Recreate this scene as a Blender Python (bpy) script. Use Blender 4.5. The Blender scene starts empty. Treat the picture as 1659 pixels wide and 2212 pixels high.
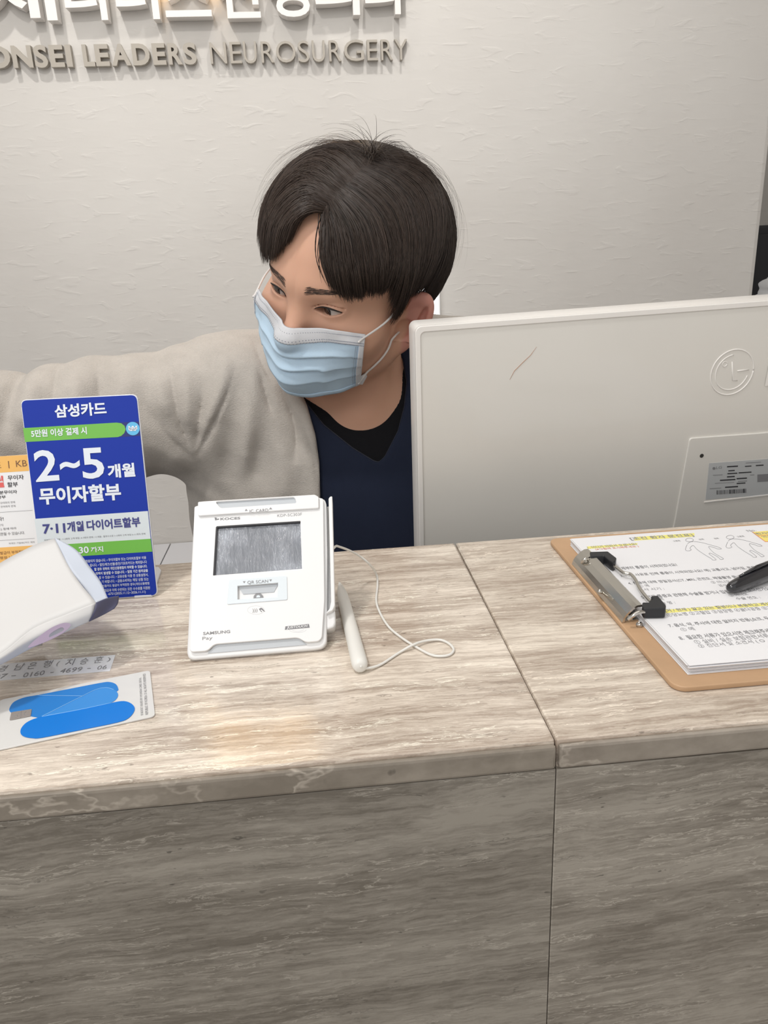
import bpy, bmesh, math, random
import numpy as np
from mathutils import Vector, Matrix
import openvdb
from concurrent.futures import ThreadPoolExecutor

random.seed(7); rng = np.random.default_rng(11)
S = bpy.context.scene
COL = S.collection
PI = math.pi

# ------------------------------------------------------------------ camera
F_PX, IW, IH = 1644.587, 1659.0, 2212.0
CAM = np.array([[0.99486938, -0.09230425, -0.04141074],
                [0.06858198, 0.31441977, 0.94680342],
                [0.07437363, 0.94478576, -0.31913701]])      # rows: right, up, forward
EYE = np.array([0.0, 0.0, 1.34])
cd = bpy.data.cameras.new('camera'); cam = bpy.data.objects.new('camera', cd); COL.objects.link(cam)
cd.sensor_fit = 'VERTICAL'; cd.sensor_height = 36.0; cd.sensor_width = 27.0
cd.lens = 36.0 * F_PX / IH; cd.clip_start = 0.02
mw = Matrix.Identity(4)
for i in range(3):
    mw[i][0], mw[i][1], mw[i][2], mw[i][3] = CAM[0][i], CAM[1][i], -CAM[2][i], EYE[i]
cam.matrix_world = mw
S.camera = cam
S.view_settings.view_transform = 'Standard'; S.view_settings.look = 'None'
S.view_settings.gamma = 1.0; S.view_settings.use_curve_mapping = False
S.view_settings.exposure = 0.29

# ------------------------------------------------------------------ world + lights
w = bpy.data.worlds.new('room_light'); S.world = w; w.use_nodes = True
w.node_tree.nodes['Background'].inputs[0].default_value = (1.0, 0.985, 0.965, 1)
w.node_tree.nodes['Background'].inputs[1].default_value = 0.60


def area(name, loc, target, size, power, color=(1, .95, .88), sy=None, spread=180):
    l = bpy.data.lights.new(name, 'AREA'); l.energy = power; l.color = color
    l.shape = 'RECTANGLE' if sy else 'DISK'; l.size = size
    if sy: l.size_y = sy
    l.spread = math.radians(spread)
    o = bpy.data.objects.new(name, l); COL.objects.link(o); o.location = loc
    d = Vector(target) - Vector(loc); o.rotation_euler = d.to_track_quat('-Z', 'Y').to_euler()
    return o


area('downlight_key', (-0.42, 0.22, 2.50), (-0.08, 0.55, 1.1), 0.13, 6.3, (1, .975, .94))
area('downlight_sign', (-0.50, 1.02, 2.56), (-0.40, 1.55, 1.45), 0.05, 0.85, (1, .97, .93), spread=75)
area('downlight_sign', (0.20, 1.00, 2.56), (0.25, 1.55, 1.45), 0.05, 0.85, (1, .97, .93), spread=75)
area('ceiling_panel', (0.3, 0.75, 2.58), (0.3, 0.75, 0), 1.2, 4.2, (1, .98, .96), 1.2)
area('front_fill', (-0.7, -0.9, 2.5), (0, .9, 1.2), 0.9, 10.5, (1, .98, .96), 0.9)  # unseen fill added in front to brighten the face


# ------------------------------------------------------------------ projection helpers
def ray(x, y):
    return CAM.T @ np.array([(x - IW / 2) / F_PX, -(y - IH / 2) / F_PX, 1.0])


def gz(x, y, z=1.10):
    d = ray(x, y); return EYE + d * ((z - EYE[2]) / d[2])


def gy(x, y, Y):
    d = ray(x, y); return EYE + d * (Y / d[1])


# ------------------------------------------------------------------ materials
def N(nt, t, **kw):
    n = nt.nodes.new(t)
    for k, v in kw.items():
        if k.startswith('i_'):
            key = k[2:]; key = int(key) if key.isdigit() else key
            n.inputs[key].default_value = v
        else: setattr(n, k, v)
    return n


def mat(name, col, rough=.5, spec=.5, metal=0, bump=0, bscale=200, sss=0, sheen=0, emit=None, estr=0, var=0, vscale=5, trans=0, alpha=1, coat=0):
    m = bpy.data.materials.new(name); m.use_nodes = True; nt = m.node_tree; b = nt.nodes['Principled BSDF']
    b.inputs['Base Color'].default_value = (*col, 1); b.inputs['Roughness'].default_value = rough
    b.inputs['Specular IOR Level'].default_value = spec; b.inputs['Metallic'].default_value = metal
    b.inputs['Sheen Weight'].default_value = sheen; b.inputs['Transmission Weight'].default_value = trans
    b.inputs['Alpha'].default_value = alpha; b.inputs['Coat Weight'].default_value = coat
    if sss:
        b.inputs['Subsurface Weight'].default_value = sss; b.inputs['Subsurface Radius'].default_value = (.012, .004, .0025)
        b.inputs['Subsurface Scale'].default_value = 1.0
    if emit: b.inputs['Emission Color'].default_value = (*emit, 1); b.inputs['Emission Strength'].default_value = estr
    tc = N(nt, 'ShaderNodeTexCoord')
    if var:
        no = N(nt, 'ShaderNodeTexNoise', i_Scale=vscale, i_Detail=5.0); nt.links.new(tc.outputs['Object'], no.inputs['Vector'])
        mr = N(nt, 'ShaderNodeMapRange'); mr.inputs[1].default_value = .3; mr.inputs[2].default_value = .7
        mr.inputs[3].default_value = 1 - var; mr.inputs[4].default_value = 1 + var
        nt.links.new(no.outputs[0], mr.inputs[0])
        vm = N(nt, 'ShaderNodeVectorMath', operation='SCALE'); vm.inputs[0].default_value = col
        nt.links.new(mr.outputs[0], vm.inputs['Scale']); nt.links.new(vm.outputs[0], b.inputs['Base Color'])
    if bump:
        no = N(nt, 'ShaderNodeTexNoise', i_Scale=bscale, i_Detail=3.0); nt.links.new(tc.outputs['Object'], no.inputs['Vector'])
        bp = N(nt, 'ShaderNodeBump', i_Strength=bump, i_Distance=.001); nt.links.new(no.outputs[0], bp.inputs['Height'])
        nt.links.new(bp.outputs[0], b.inputs['Normal'])
    return m


def stone(name, seed, rot, dark, light, rough, iso=1.0):
    """vein-cut travertine: strata run along X, thin in Y and Z"""
    m = bpy.data.materials.new(name); m.use_nodes = True; nt = m.node_tree; b = nt.nodes['Principled BSDF']; L = nt.links.new
    tc = N(nt, 'ShaderNodeTexCoord')
    mp = N(nt, 'ShaderNodeMapping'); mp.inputs['Location'].default_value = (seed * 3.1, seed * 1.7, seed * .9)
    mp.inputs['Rotation'].default_value = (0, rot, rot * .6); L(tc.outputs['Object'], mp.inputs[0])
    wn = N(nt, 'ShaderNodeTexNoise', i_Scale=7.0, i_Detail=3.0); L(mp.outputs[0], wn.inputs['Vector'])
    sb = N(nt, 'ShaderNodeVectorMath', operation='SUBTRACT'); sb.inputs[1].default_value = (.5, .5, .5); L(wn.outputs['Color'], sb.inputs[0])
    sc = N(nt, 'ShaderNodeVectorMath', operation='SCALE'); sc.inputs['Scale'].default_value = .012; L(sb.outputs[0], sc.inputs[0])
    ad = N(nt, 'ShaderNodeVectorMath', operation='ADD'); L(mp.outputs[0], ad.inputs[0]); L(sc.outputs[0], ad.inputs[1])
    wn2 = N(nt, 'ShaderNodeTexNoise', i_Scale=38.0, i_Detail=5.0, i_Roughness=.6); L(mp.outputs[0], wn2.inputs['Vector'])
    sb2 = N(nt, 'ShaderNodeVectorMath', operation='SUBTRACT'); sb2.inputs[1].default_value = (.5, .5, .5); L(wn2.outputs['Color'], sb2.inputs[0])
    sc2 = N(nt, 'ShaderNodeVectorMath', operation='SCALE'); sc2.inputs['Scale'].default_value = .0062; L(sb2.outputs[0], sc2.inputs[0])
    ad2 = N(nt, 'ShaderNodeVectorMath', operation='ADD'); L(ad.outputs[0], ad2.inputs[0]); L(sc2.outputs[0], ad2.inputs[1])

    def layer(sx, sy, detail, rg=.6):
        s = N(nt, 'ShaderNodeVectorMath', operation='MULTIPLY'); s.inputs[1].default_value = (sx, sy * iso, sy * iso); L(ad2.outputs[0], s.inputs[0])
        n = N(nt, 'ShaderNodeTexNoise', i_Scale=1.0, i_Detail=detail, i_Roughness=rg); L(s.outputs[0], n.inputs['Vector']); return n.outputs[0]

    def rng_(v, a, c, lo, hi):
        r = N(nt, 'ShaderNodeMapRange'); L(v, r.inputs[0])
        for i, q in enumerate((a, c, lo, hi)): r.inputs[i + 1].default_value = q
        return r.outputs[0]

    def mth(op, a, c=None, v=0):
        q = N(nt, 'ShaderNodeMath', operation=op); L(a, q.inputs[0])
        if c is not None: L(c, q.inputs[1])
        else: q.inputs[1].default_value = v
        return q.outputs[0]
    broad = rng_(layer(2.4, 34, 4), .36, .64, 0, 1)
    med = rng_(layer(11, 200, 5), .36, .64, 0, 1)
    fine = rng_(layer(60, 760, 4), .36, .64, 0, 1)
    blot = rng_(layer(16, 48, 6, .72), .35, .68, 0, 1)
    f = mth('ADD', mth('MULTIPLY', broad, None, .30), mth('MULTIPLY', med, None, .27))
    f = mth('ADD', f, mth('MULTIPLY', fine, None, .21)); f = mth('ADD', f, mth('MULTIPLY', blot, None, .22))
    cr = N(nt, 'ShaderNodeValToRGB'); e = cr.color_ramp.elements
    e[0].position = .25; e[0].color = (*dark, 1); e[1].position = .75; e[1].color = (*light, 1)
    mid = e.new(.5); mid.color = (*[(a * .5 + c * .5) for a, c in zip(dark, light)], 1)
    L(f, cr.inputs[0])
    # thin bright calcite lines and dark hairlines
    v = layer(8, 100, 5, .6); a = mth('ABSOLUTE', mth('SUBTRACT', v, None, .5)); ln = rng_(a, 0, .013, 1, 0)
    gate = rng_(layer(10, 40, 2), .40, .56, 0, .85); ln = mth('MULTIPLY', ln, gate)
    mx = N(nt, 'ShaderNodeMix', data_type='RGBA'); L(ln, mx.inputs[0]); L(cr.outputs[0], mx.inputs[6])
    mx.inputs[7].default_value = (*[min(1, c * 1.28 + .03) for c in light], 1)
    v2 = layer(7, 130, 5, .55); a2 = mth('ABSOLUTE', mth('SUBTRACT', v2, None, .47)); l2 = rng_(a2, 0, .011, 1, 0)
    g2 = rng_(layer(9, 30, 2), .5, .6, 0, .7); l2 = mth('MULTIPLY', l2, g2)
    mx2 = N(nt, 'ShaderNodeMix', data_type='RGBA'); L(l2, mx2.inputs[0]); L(mx.outputs[2], mx2.inputs[6])
    mx2.inputs[7].default_value = (*[c * .62 for c in dark], 1)
    # pits
    pv = layer(110, 330, 2, .5); pt = rng_(pv, .70, .74, 0, .75); pt = mth('MULTIPLY', pt, rng_(layer(8, 30, 2), .45, .6, 0, 1))
    mx3 = N(nt, 'ShaderNodeMix', data_type='RGBA'); L(pt, mx3.inputs[0]); L(mx2.outputs[2], mx3.inputs[6])
    mx3.inputs[7].default_value = (*[c * .45 for c in dark], 1)
    L(mx3.outputs[2], b.inputs['Base Color'])
    b.inputs['Roughness'].default_value = rough
    bp = N(nt, 'ShaderNodeBump', i_Strength=.12, i_Distance=.0006); L(f, bp.inputs['Height']); L(bp.outputs[0], b.inputs['Normal'])
    return m


def plaster():
    m = bpy.data.materials.new('plaster'); m.use_nodes = True; nt = m.node_tree; b = nt.nodes['Principled BSDF']; L = nt.links.new
    tc = N(nt, 'ShaderNodeTexCoord')
    no = N(nt, 'ShaderNodeTexNoise', i_Scale=2.5, i_Detail=5.0); L(tc.outputs['Object'], no.inputs['Vector'])
    cr = N(nt, 'ShaderNodeValToRGB'); e = cr.color_ramp.elements
    e[0].position = .3; e[0].color = (.585, .56, .53, 1); e[1].position = .7; e[1].color = (.65, .63, .60, 1)
    L(no.outputs[0], cr.inputs[0]); L(cr.outputs[0], b.inputs['Base Color']); b.inputs['Roughness'].default_value = .9; b.inputs['Specular IOR Level'].default_value = 0
    s = N(nt, 'ShaderNodeMapping'); s.inputs['Scale'].default_value = (22, 22, 70); s.inputs['Rotation'].default_value = (0, -.12, 0); L(tc.outputs['Object'], s.inputs[0])
    w1 = N(nt, 'ShaderNodeTexNoise', i_Scale=1.0, i_Detail=2.5, i_Roughness=.45, i_Distortion=.8); L(s.outputs[0], w1.inputs['Vector'])
    mr = N(nt, 'ShaderNodeMapRange'); L(w1.outputs[0], mr.inputs[0]); mr.inputs[1].default_value = .60; mr.inputs[2].default_value = .70
    g = N(nt, 'ShaderNodeTexNoise', i_Scale=160.0, i_Detail=3.0); L(tc.outputs['Object'], g.inputs['Vector'])
    a = N(nt, 'ShaderNodeMath', operation='MULTIPLY_ADD'); L(g.outputs[0], a.inputs[0]); a.inputs[1].default_value = .10; L(mr.outputs[0], a.inputs[2])
    a3 = N(nt, 'ShaderNodeMath', operation='MULTIPLY_ADD'); L(w1.outputs[0], a3.inputs[0]); a3.inputs[1].default_value = 1.6; L(a.outputs[0], a3.inputs[2])
    bp = N(nt, 'ShaderNodeBump', i_Strength=.26, i_Distance=.0010); L(a3.outputs[0], bp.inputs['Height']); L(bp.outputs[0], b.inputs['Normal'])
    return m


M = {}
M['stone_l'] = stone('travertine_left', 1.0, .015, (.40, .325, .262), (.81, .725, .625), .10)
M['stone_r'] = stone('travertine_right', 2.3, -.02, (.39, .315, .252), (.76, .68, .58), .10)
M['edge_shade_l'] = stone('travertine_edge_shaded_left', 4.0, .05, (.20, .172, .138), (.315, .276, .228), .35, .16)  # same stone as the top, darkened: front shade put into the colour
M['edge_shade_r'] = stone('travertine_edge_shaded_right', 5.0, .05, (.215, .184, .15), (.33, .29, .242), .35, .16)
M['face_shade_l'] = stone('travertine_face_shaded_left', 6.2, .03, (.150, .131, .106), (.300, .272, .230), .4)  # front stone darker than the top: shade of the unlit side painted in
M['face_shade_r'] = stone('travertine_face_shaded_right', 7.7, .07, (.172, .150, .122), (.335, .303, .257), .4)
M['joint'] = mat('dark_joint', (.05, .04, .03), .9)
M['plaster'] = plaster()
M['white'] = mat('white_plastic', (.80, .80, .80), .32)
M['white_edge'] = mat('white_plastic_edge', (.72, .72, .71), .3)
M['black'] = mat('black', (.012, .012, .014), .35)
M['floor'] = mat('floor_vinyl', (.36, .33, .30), .5, var=.08)
M['ceil'] = mat('ceiling_paint', (.78, .76, .73), .8)
M['cabinet'] = mat('cabinet_laminate', (.55, .55, .57), .35)
M['sign_w'] = mat('sign_white', (.80, .77, .74), .45)
M['sign_g'] = mat('sign_taupe', (.40, .365, .315), .55, bump=.2, bscale=900)


# ------------------------------------------------------------------ object helpers
def tag(o, label=None, cat=None, group=None, kind=None):
    if label: o['label'] = label
    if cat: o['category'] = cat
    if group: o['group'] = group
    if kind: o['kind'] = kind
    return o


def root(name, loc, label, cat, group=None, kind=None):
    o = bpy.data.objects.new(name, None); COL.objects.link(o); o.location = loc; o.empty_display_size = .05
    return tag(o, label, cat, group, kind)


def mk(name, verts, faces, m, parent=None, smooth=True, recalc=False):
    me = bpy.data.meshes.new(name)
    verts = np.asarray(verts, float)
    if parent is not None:
        verts = verts - np.array(world_loc(parent))
    if isinstance(faces, np.ndarray):
        nf = len(faces); k = faces.shape[1]
        me.vertices.add(len(verts)); me.vertices.foreach_set('co', verts.astype(np.float32).ravel())
        me.loops.add(nf * k); me.loops.foreach_set('vertex_index', faces.astype(np.int32).ravel())
        me.polygons.add(nf); me.polygons.foreach_set('loop_start', (np.arange(nf) * k).astype(np.int32))
        me.update(calc_edges=True)
    else:
        me.from_pydata([tuple(v) for v in verts], [], [tuple(f) for f in faces])
    if recalc:
        bm = bmesh.new(); bm.from_mesh(me); bmesh.ops.recalc_face_normals(bm, faces=bm.faces); bm.to_mesh(me); bm.free()
    if smooth: me.polygons.foreach_set('use_smooth', [True] * len(me.polygons))
    for mm in (m if isinstance(m, (list, tuple)) else [m]): me.materials.append(mm)
    o = bpy.data.objects.new(name, me); COL.objects.link(o)
    if parent is not None: o.parent = parent
    return o


def world_loc(o):
    v = Vector((0, 0, 0))
    while o is not None:
        v = v + o.location; o = o.parent
    return v


def box_vf(x0, y0, z0, x1, y1, z1):
    v = [(x, y, z) for x in (x0, x1) for y in (y0, y1) for z in (z0, z1)]
    return v, [(0, 1, 3, 2), (4, 6, 7, 5), (0, 4, 5, 1), (2, 3, 7, 6), (0, 2, 6, 4), (1, 5, 7, 3)]


def box(name, a, b_, m, parent=None, bev=0.0, seg=2):
    v, f = box_vf(*[min(p, q) for p, q in zip(a, b_)], *[max(p, q) for p, q in zip(a, b_)])
    o = mk(name, v, f, m, parent, smooth=False, recalc=True)
    if bev:
        bm = bmesh.new(); bm.from_mesh(o.data)
        bmesh.ops.bevel(bm, geom=bm.edges[:], offset=bev, segments=seg, profile=.5, affect='EDGES')
        bm.to_mesh(o.data); bm.free()
        try: o.data.set_sharp_from_angle(angle=math.radians(40))
        except Exception: pass
        o.data.polygons.foreach_set('use_smooth', [max(abs(c) for c in p.normal) < .9999 for p in o.data.polygons])
    return o


def catmull(pts, n=8, closed=False):
    P = [np.asarray(p, float) for p in pts]
    if closed: Q = [P[-1]] + P + [P[0], P[1]]
    else: Q = [2 * P[0] - P[1]] + P + [2 * P[-1] - P[-2]]
    out = []
    for i in range(1, len(Q) - 2):
        for k in range(n):
            t = k / n
            out.append(.5 * ((2 * Q[i]) + (-Q[i - 1] + Q[i + 1]) * t + (2 * Q[i - 1] - 5 * Q[i] + 4 * Q[i + 1] - Q[i + 2]) * t * t + (-Q[i - 1] + 3 * Q[i] - 3 * Q[i + 1] + Q[i + 2]) * t ** 3))
    if not closed: out.append(Q[-2])
    return np.array(out)


def tube_vf(path, r, sides=8, cap=True):
    path = np.asarray(path, float); n = len(path)
    r = np.full(n, r) if np.isscalar(r) else np.asarray(r)
    t = np.gradient(path, axis=0); t /= np.linalg.norm(t, axis=1)[:, None] + 1e-12
    up = np.array([0, 0, 1.]) if abs(t[0][2]) < .9 else np.array([1., 0, 0])
    v = []; u = np.cross(t[0], up); u /= np.linalg.norm(u)
    for i in range(n):
        u = u - t[i] * (u @ t[i]); u /= np.linalg.norm(u) + 1e-12; w_ = np.cross(t[i], u)
        for k in range(sides):
            a = 2 * PI * k / sides; v.append(path[i] + r[i] * (math.cos(a) * u + math.sin(a) * w_))
    f = [(i * sides + k, i * sides + (k + 1) % sides, (i + 1) * sides + (k + 1) % sides, (i + 1) * sides + k) for i in range(n - 1) for k in range(sides)]
    if cap: f += [tuple(range(sides))[::-1], tuple((n - 1) * sides + k for k in range(sides))]
    return v, f


def tube(name, path, r, m, parent=None, sides=8):
    v, f = tube_vf(path, r, sides); return mk(name, v, f, m, parent, recalc=True)




def curve_mesh(cu):
    o = bpy.data.objects.new('tmp', cu); me = o.to_mesh()
    n = len(me.vertices); v = np.empty(n * 3, np.float32); me.vertices.foreach_get('co', v)
    f = [tuple(p.vertices) for p in me.polygons]
    o.to_mesh_clear(); bpy.data.objects.remove(o)
    return v.reshape(-1, 3).astype(float), f


class Panel:
    """A flat plane in the room with its own axes; parts are laid out on it."""
    def __init__(s, O, U, V):
        s.O = np.asarray(O, float); s.U = np.asarray(U, float); s.U /= np.linalg.norm(s.U)
        V = np.asarray(V, float); V = V - s.U * (V @ s.U); s.V = V / np.linalg.norm(V); s.N = np.cross(s.U, s.V)

    def uv(s, x, y, lift=0.0):
        d = ray(x, y); t = ((s.O + s.N * lift - EYE) @ s.N) / (d @ s.N); p = EYE + d * t - s.O
        return np.array([p @ s.U, p @ s.V])

    def W(s, a):
        a = np.atleast_2d(np.asarray(a, float)); return s.O + a[:, :1] * s.U + a[:, 1:2] * s.V + a[:, 2:3] * s.N

    def plate(s, name, polys, z0, z1, m, parent, bev=0.0, smooth_poly=0, mats=None):
        """polys: list of uv outlines (first outer, others holes)"""
        cu = bpy.data.curves.new('pl', 'CURVE'); cu.dimensions = '2D'; cu.fill_mode = 'BOTH'
        th = (z1 - z0) / 2 - bev; cu.extrude = max(th, 0); cu.bevel_depth = bev; cu.bevel_resolution = 2; cu.offset = -bev
        for pl in polys:
            if smooth_poly: pl = catmull(pl, smooth_poly, True)
            sp = cu.splines.new('POLY'); sp.points.add(len(pl) - 1)
            for q, p in zip(sp.points, pl): q.co = (p[0], p[1], 0, 1)
            sp.use_cyclic_u = True
        v, f = curve_mesh(cu); bpy.data.curves.remove(cu)
        v[:, 2] += (z0 + z1) / 2
        o = mk(name, s.W(v), f, m, parent, smooth=bev > 0)
        if bev > 0:
            try: o.data.set_sharp_from_angle(angle=math.radians(50))
            except Exception: pass
            nn_ = np.empty(len(o.data.polygons) * 3, np.float32); o.data.polygons.foreach_get('normal', nn_)
            o.data.polygons.foreach_set('use_smooth', list(np.abs(nn_.reshape(-1, 3) @ s.N) < .9995))
        return o

    def px(s, pts, lift=0.0): return [s.uv(x, y, lift) for x, y in pts]

    def text(s, name, body, p0, p1, hpx, m, parent, z=.0003, bold=0.0, th=.00006, shear=0, full=None):
        """text fitted between baseline ends p0..p1 (points seen in the photo) with height hpx"""
        a = s.uv(*p0, z); b_ = s.uv(*p1, z); c = s.uv(p0[0] + (p1[1] - p0[1]) / max(1, abs(p1[0] - p0[0])) * hpx * 0, p0[1] - hpx, z)
        return s.text_uv(name, body, a, b_, np.linalg.norm(c - a), m, parent, z, bold, th, shear)

    def text_uv(s, name, body, a, b_, h, m, parent, z=.0003, bold=0.0, th=.00006, shear=0, bev=0):
        cu = bpy.data.curves.new('tx', 'FONT'); cu.body = body; cu.size = 1.0; cu.offset = bold; cu.shear = shear; cu.resolution_u = 3
        v, f = curve_mesh(cu); bpy.data.curves.remove(cu)
        if len(v) == 0: return None
        lo, hi = v.min(0), v.max(0)
        a = np.asarray(a); b_ = np.asarray(b_); L = np.linalg.norm(b_ - a); d = (b_ - a) / L; n = np.array([-d[1], d[0]])
        q = (v[:, :2] - lo[:2]) / (hi[:2] - lo[:2] + 1e-9) * [L, h]
        uv = a + q[:, :1] * d + q[:, 1:2] * n
        # top face + thin walls are not needed for print: a sheet with a tiny thickness
        vv = np.column_stack([uv, np.full(len(uv), z)])
        return mk(name, s.W(vv), f, m, parent, smooth=False)


def rrect(u0, v0, u1, v1, r, n=6):
    out = []
    for cx, cy, a0 in ((u1 - r, v1 - r, 0), (u0 + r, v1 - r, 90), (u0 + r, v0 + r, 180), (u1 - r, v0 + r, 270)):
        for k in range(n + 1):
            a = math.radians(a0 + 90 * k / n); out.append((cx + r * math.cos(a), cy + r * math.sin(a)))
    return out


def rpoly(pts, r, n=6):
    """round the corners of any convex-ish polygon"""
    pts = [np.asarray(p, float) for p in pts]; out = []
    rs_ = r if isinstance(r, (list, tuple)) else [r] * len(pts)
    for i, p in enumerate(pts):
        a = pts[i - 1] - p; b_ = pts[(i + 1) % len(pts)] - p; la, lb = np.linalg.norm(a), np.linalg.norm(b_)
        rr = min(rs_[i], la * .45, lb * .45); p0 = p + a / la * rr; p1 = p + b_ / lb * rr
        if rr < 1e-6: out.append(p); continue
        for k in range(n + 1):
            t = k / n; out.append((1 - t) ** 2 * p0 + 2 * t * (1 - t) * p + t * t * p1)
    return out
#@@SECTION structure
# ------------------------------------------------------------------ the room
WY = 1.55
def struct(name, a, b_, m, bev=0): return tag(box(name, a, b_, m, None, bev), kind='structure')


XR = 0.905                                     # where the plastered wall ends on the right
o = struct('wall_back', (-2.6, WY, 0), (XR, WY + .18, 2.62), M['plaster'], bev=.012)
struct('wall_right', (1.55, -1.6, 0), (1.65, 2.75, 2.62), M['plaster'])
struct('wall_recess', (XR, 2.55, 0), (1.55, 2.65, 2.62), M['plaster'])
struct('floor', (-2.6, -1.6, -.08), (1.65, 2.75, 0), M['floor'])
struct('ceiling', (-2.6, -.3, 2.62), (1.65, 2.75, 2.70), M['ceil'])

# ------------------------------------------------------------------ travertine counter
CT, CY0, CY1 = 1.10, 0.3217, 0.614
JX = 0.1092; EB = 1.0846
ct = root('reception_counter', (0, .46, 0), 'beige vein-cut travertine reception counter with striped stone front, shade put into its colour', 'counter')


def slab(name, x0, x1, y0, y1, z0, z1, m, label, bev=.0018):
    o = box(name, (x0, y0, z0), (x1, y1, z1), m, ct, bev, 2); tag(o, label); return o


# top: one piece per slab, mitred edge strip in front of it
slab('top_slab', -1.25, JX - .00025, CY0 + .0035, CY1, CT - .018, CT, M['stone_l'], 'large polished top slab left of the joint')
slab('top_slab', JX + .00025, 1.25, CY0 + .0035, CY1, CT - .018, CT, M['stone_r'], 'polished top slab right of the joint')
slab('edge_strip', -1.25, JX - .0005, CY0, CY0 + .004, EB, CT - .0016, M['edge_shade_l'], 'left front edge strip')
slab('edge_strip', JX + .0007, 1.25, CY0, CY0 + .004, EB, CT - .0016, M['edge_shade_r'], 'right front edge strip')
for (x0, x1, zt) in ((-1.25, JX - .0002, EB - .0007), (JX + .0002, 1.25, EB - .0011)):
    m_ = M['face_shade_l'] if x0 < 0 else M['face_shade_r']
    slab('front_panel', x0, x1, CY0 + .0015, CY0 + .02, .06, zt, m_, 'striped front panel, shade put into its colour, ' + ('left' if x0 < 0 else 'right') + ' of the joint', .0006)
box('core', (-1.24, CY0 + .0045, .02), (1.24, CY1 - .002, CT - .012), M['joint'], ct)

# staff side desk
dk = root('staff_desk', (0.1, .75, 0), 'low white desk top behind the stone counter', 'desk')
box('desk_top', (-1.2, CY1 + .004, .74), (1.2, .790, .765), M['cabinet'], dk, .002)
for x in (-1.15, 1.12): box('desk_leg', (x, CY1 + .02, 0), (x + .04, .78, .74), M['cabinet'], dk)

# back cabinet under the sign wall
cb = root('back_cabinet', (-.35, 1.45, 0), 'low white laminate cabinet against the plaster wall behind the arm', 'cabinet')
sx = -.335
for x0, x1 in ((-1.3, sx - .001), (sx + .001, .85)):
    box('cabinet_top', (x0, 1.28, .76), (x1, WY - .002, .78), M['cabinet'], cb, .001)
box('cabinet_body', (-1.29, 1.30, .0), (.84, WY - .002, .76), M['cabinet'], cb)

# lit slot in the wall beside the ear
M['glow'] = mat('lit_acrylic', (.9, .9, .9), .4, emit=(.93, .98, 1.0), estr=1.9)
g = root('wall_light', (.20, WY, 1.15), 'bright white lit wall panel showing beside the ear above the monitor', 'light')
box('light_frame', (.135, WY - .006, .95), (.252, WY + .002, 1.330), M['white'], g, .003)
box('light_diffuser', (.140, WY - .013, .955), (.244, WY - .0055, 1.322), M['glow'], g, .0025)

# ------------------------------------------------------------------ sign on the wall
PW = Panel((0, WY, 0), (1, 0, 0), (0, 0, 1))    # normal points to the room (-Y)
PW.N = np.array([0, -1.0, 0])


def wall_letter(name, ch, a, b_, h, m, parent, z0, z1, bold):
    cu = bpy.data.curves.new('tx', 'FONT'); cu.body = ch; cu.size = 1.0; cu.offset = bold; cu.resolution_u = 4
    cu.extrude = .5
    v, f = curve_mesh(cu); bpy.data.curves.remove(cu)
    lo, hi = v.min(0), v.max(0)
    q = (v - lo) / (hi - lo)
    a = np.asarray(a); b_ = np.asarray(b_); L = np.linalg.norm(b_ - a); d = (b_ - a) / L; n = np.array([-d[1], d[0]])
    uv = a + q[:, :1] * L * d + q[:, 1:2] * h * n
    z = z0 + q[:, 2] * (z1 - z0)
    return mk(name, PW.W(np.column_stack([uv, z])), f, m, parent, smooth=False, recalc=True)


sg = root('english_wall_sign', (-.1, WY, 1.70), 'row of raised taupe capital letters on the plaster wall, lower line of the sign', 'sign')
# letters: (char, x left px, x right px, baseline y px, cap height px, bold)
EN = [('Y', -122, -80, 1), ('O', -30, 26, 1), ('N', 30, 73, 1), ('S', 77, 106, 1), ('E', 111, 141, 1), ('I', 145.5, 158, 1),
      ('L', 182, 206.5, 1), ('E', 208.5, 238, 1), ('A', 243, 284, 1), ('D', 288.5, 326, 1), ('E', 332, 360, 1), ('R', 365.5, 395, 1), ('S', 398, 426, 1),
      ('N', 456, 491, 0), ('E', 499, 523, 0), ('U', 528, 556, 0), ('R', 566, 593, 0), ('O', 598, 640, 0), ('S', 645, 669, 0), ('U', 675.5, 703, 0), ('R', 712, 738, 0), ('G', 744, 787, 0), ('E', 794, 817, 0), ('R', 824, 849, 0), ('Y', 853, 881, 0)]
zt = .012
for ch, x0, x1, bd in EN:
    yb = 144.5 - (x0) * (144.5 - 130.5) / 610 if x0 < 900 else 130
    yb = 147.8 - .0216 * (x0 + x1) / 2
    hh = 49 - (x0 + x1) / 2 * .0052
    pb = [PW.uv(x, yb, zt) for x in (x0, x1)]; pt = PW.uv((x0 + x1) / 2 - hh * .1, yb - hh, zt)
    h = pt[1] - pb[0][1]; wdt = pb[1][0] - pb[0][0]
    if ch in 'OSGU': h *= 1.03
    wall_letter('letter', ch, (pb[0][0], pb[0][1] - (.0006 if ch in 'OSGU' else 0)), (pb[0][0] + wdt, pb[0][1] - (.0006 if ch in 'OSGU' else 0)), h, M['sign_g'], sg, 0.0, zt, .035 if bd else -.004)
sk = root('korean_wall_sign', (-.1, WY, 1.78), 'row of thick white raised Korean letters cut off by the top of the picture', 'sign')
KO = [('연', -185, -112, 56), ('세', -35, 125, 46), ('리', 145, 234, 46), ('더', 255, 346, 43), ('스', 359, 458, 37), ('신', 474, 564, 40), ('경', 582, 671, 37), ('외', 682, 778, 34), ('과', 789, 881, 31)]
zk = .026
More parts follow.
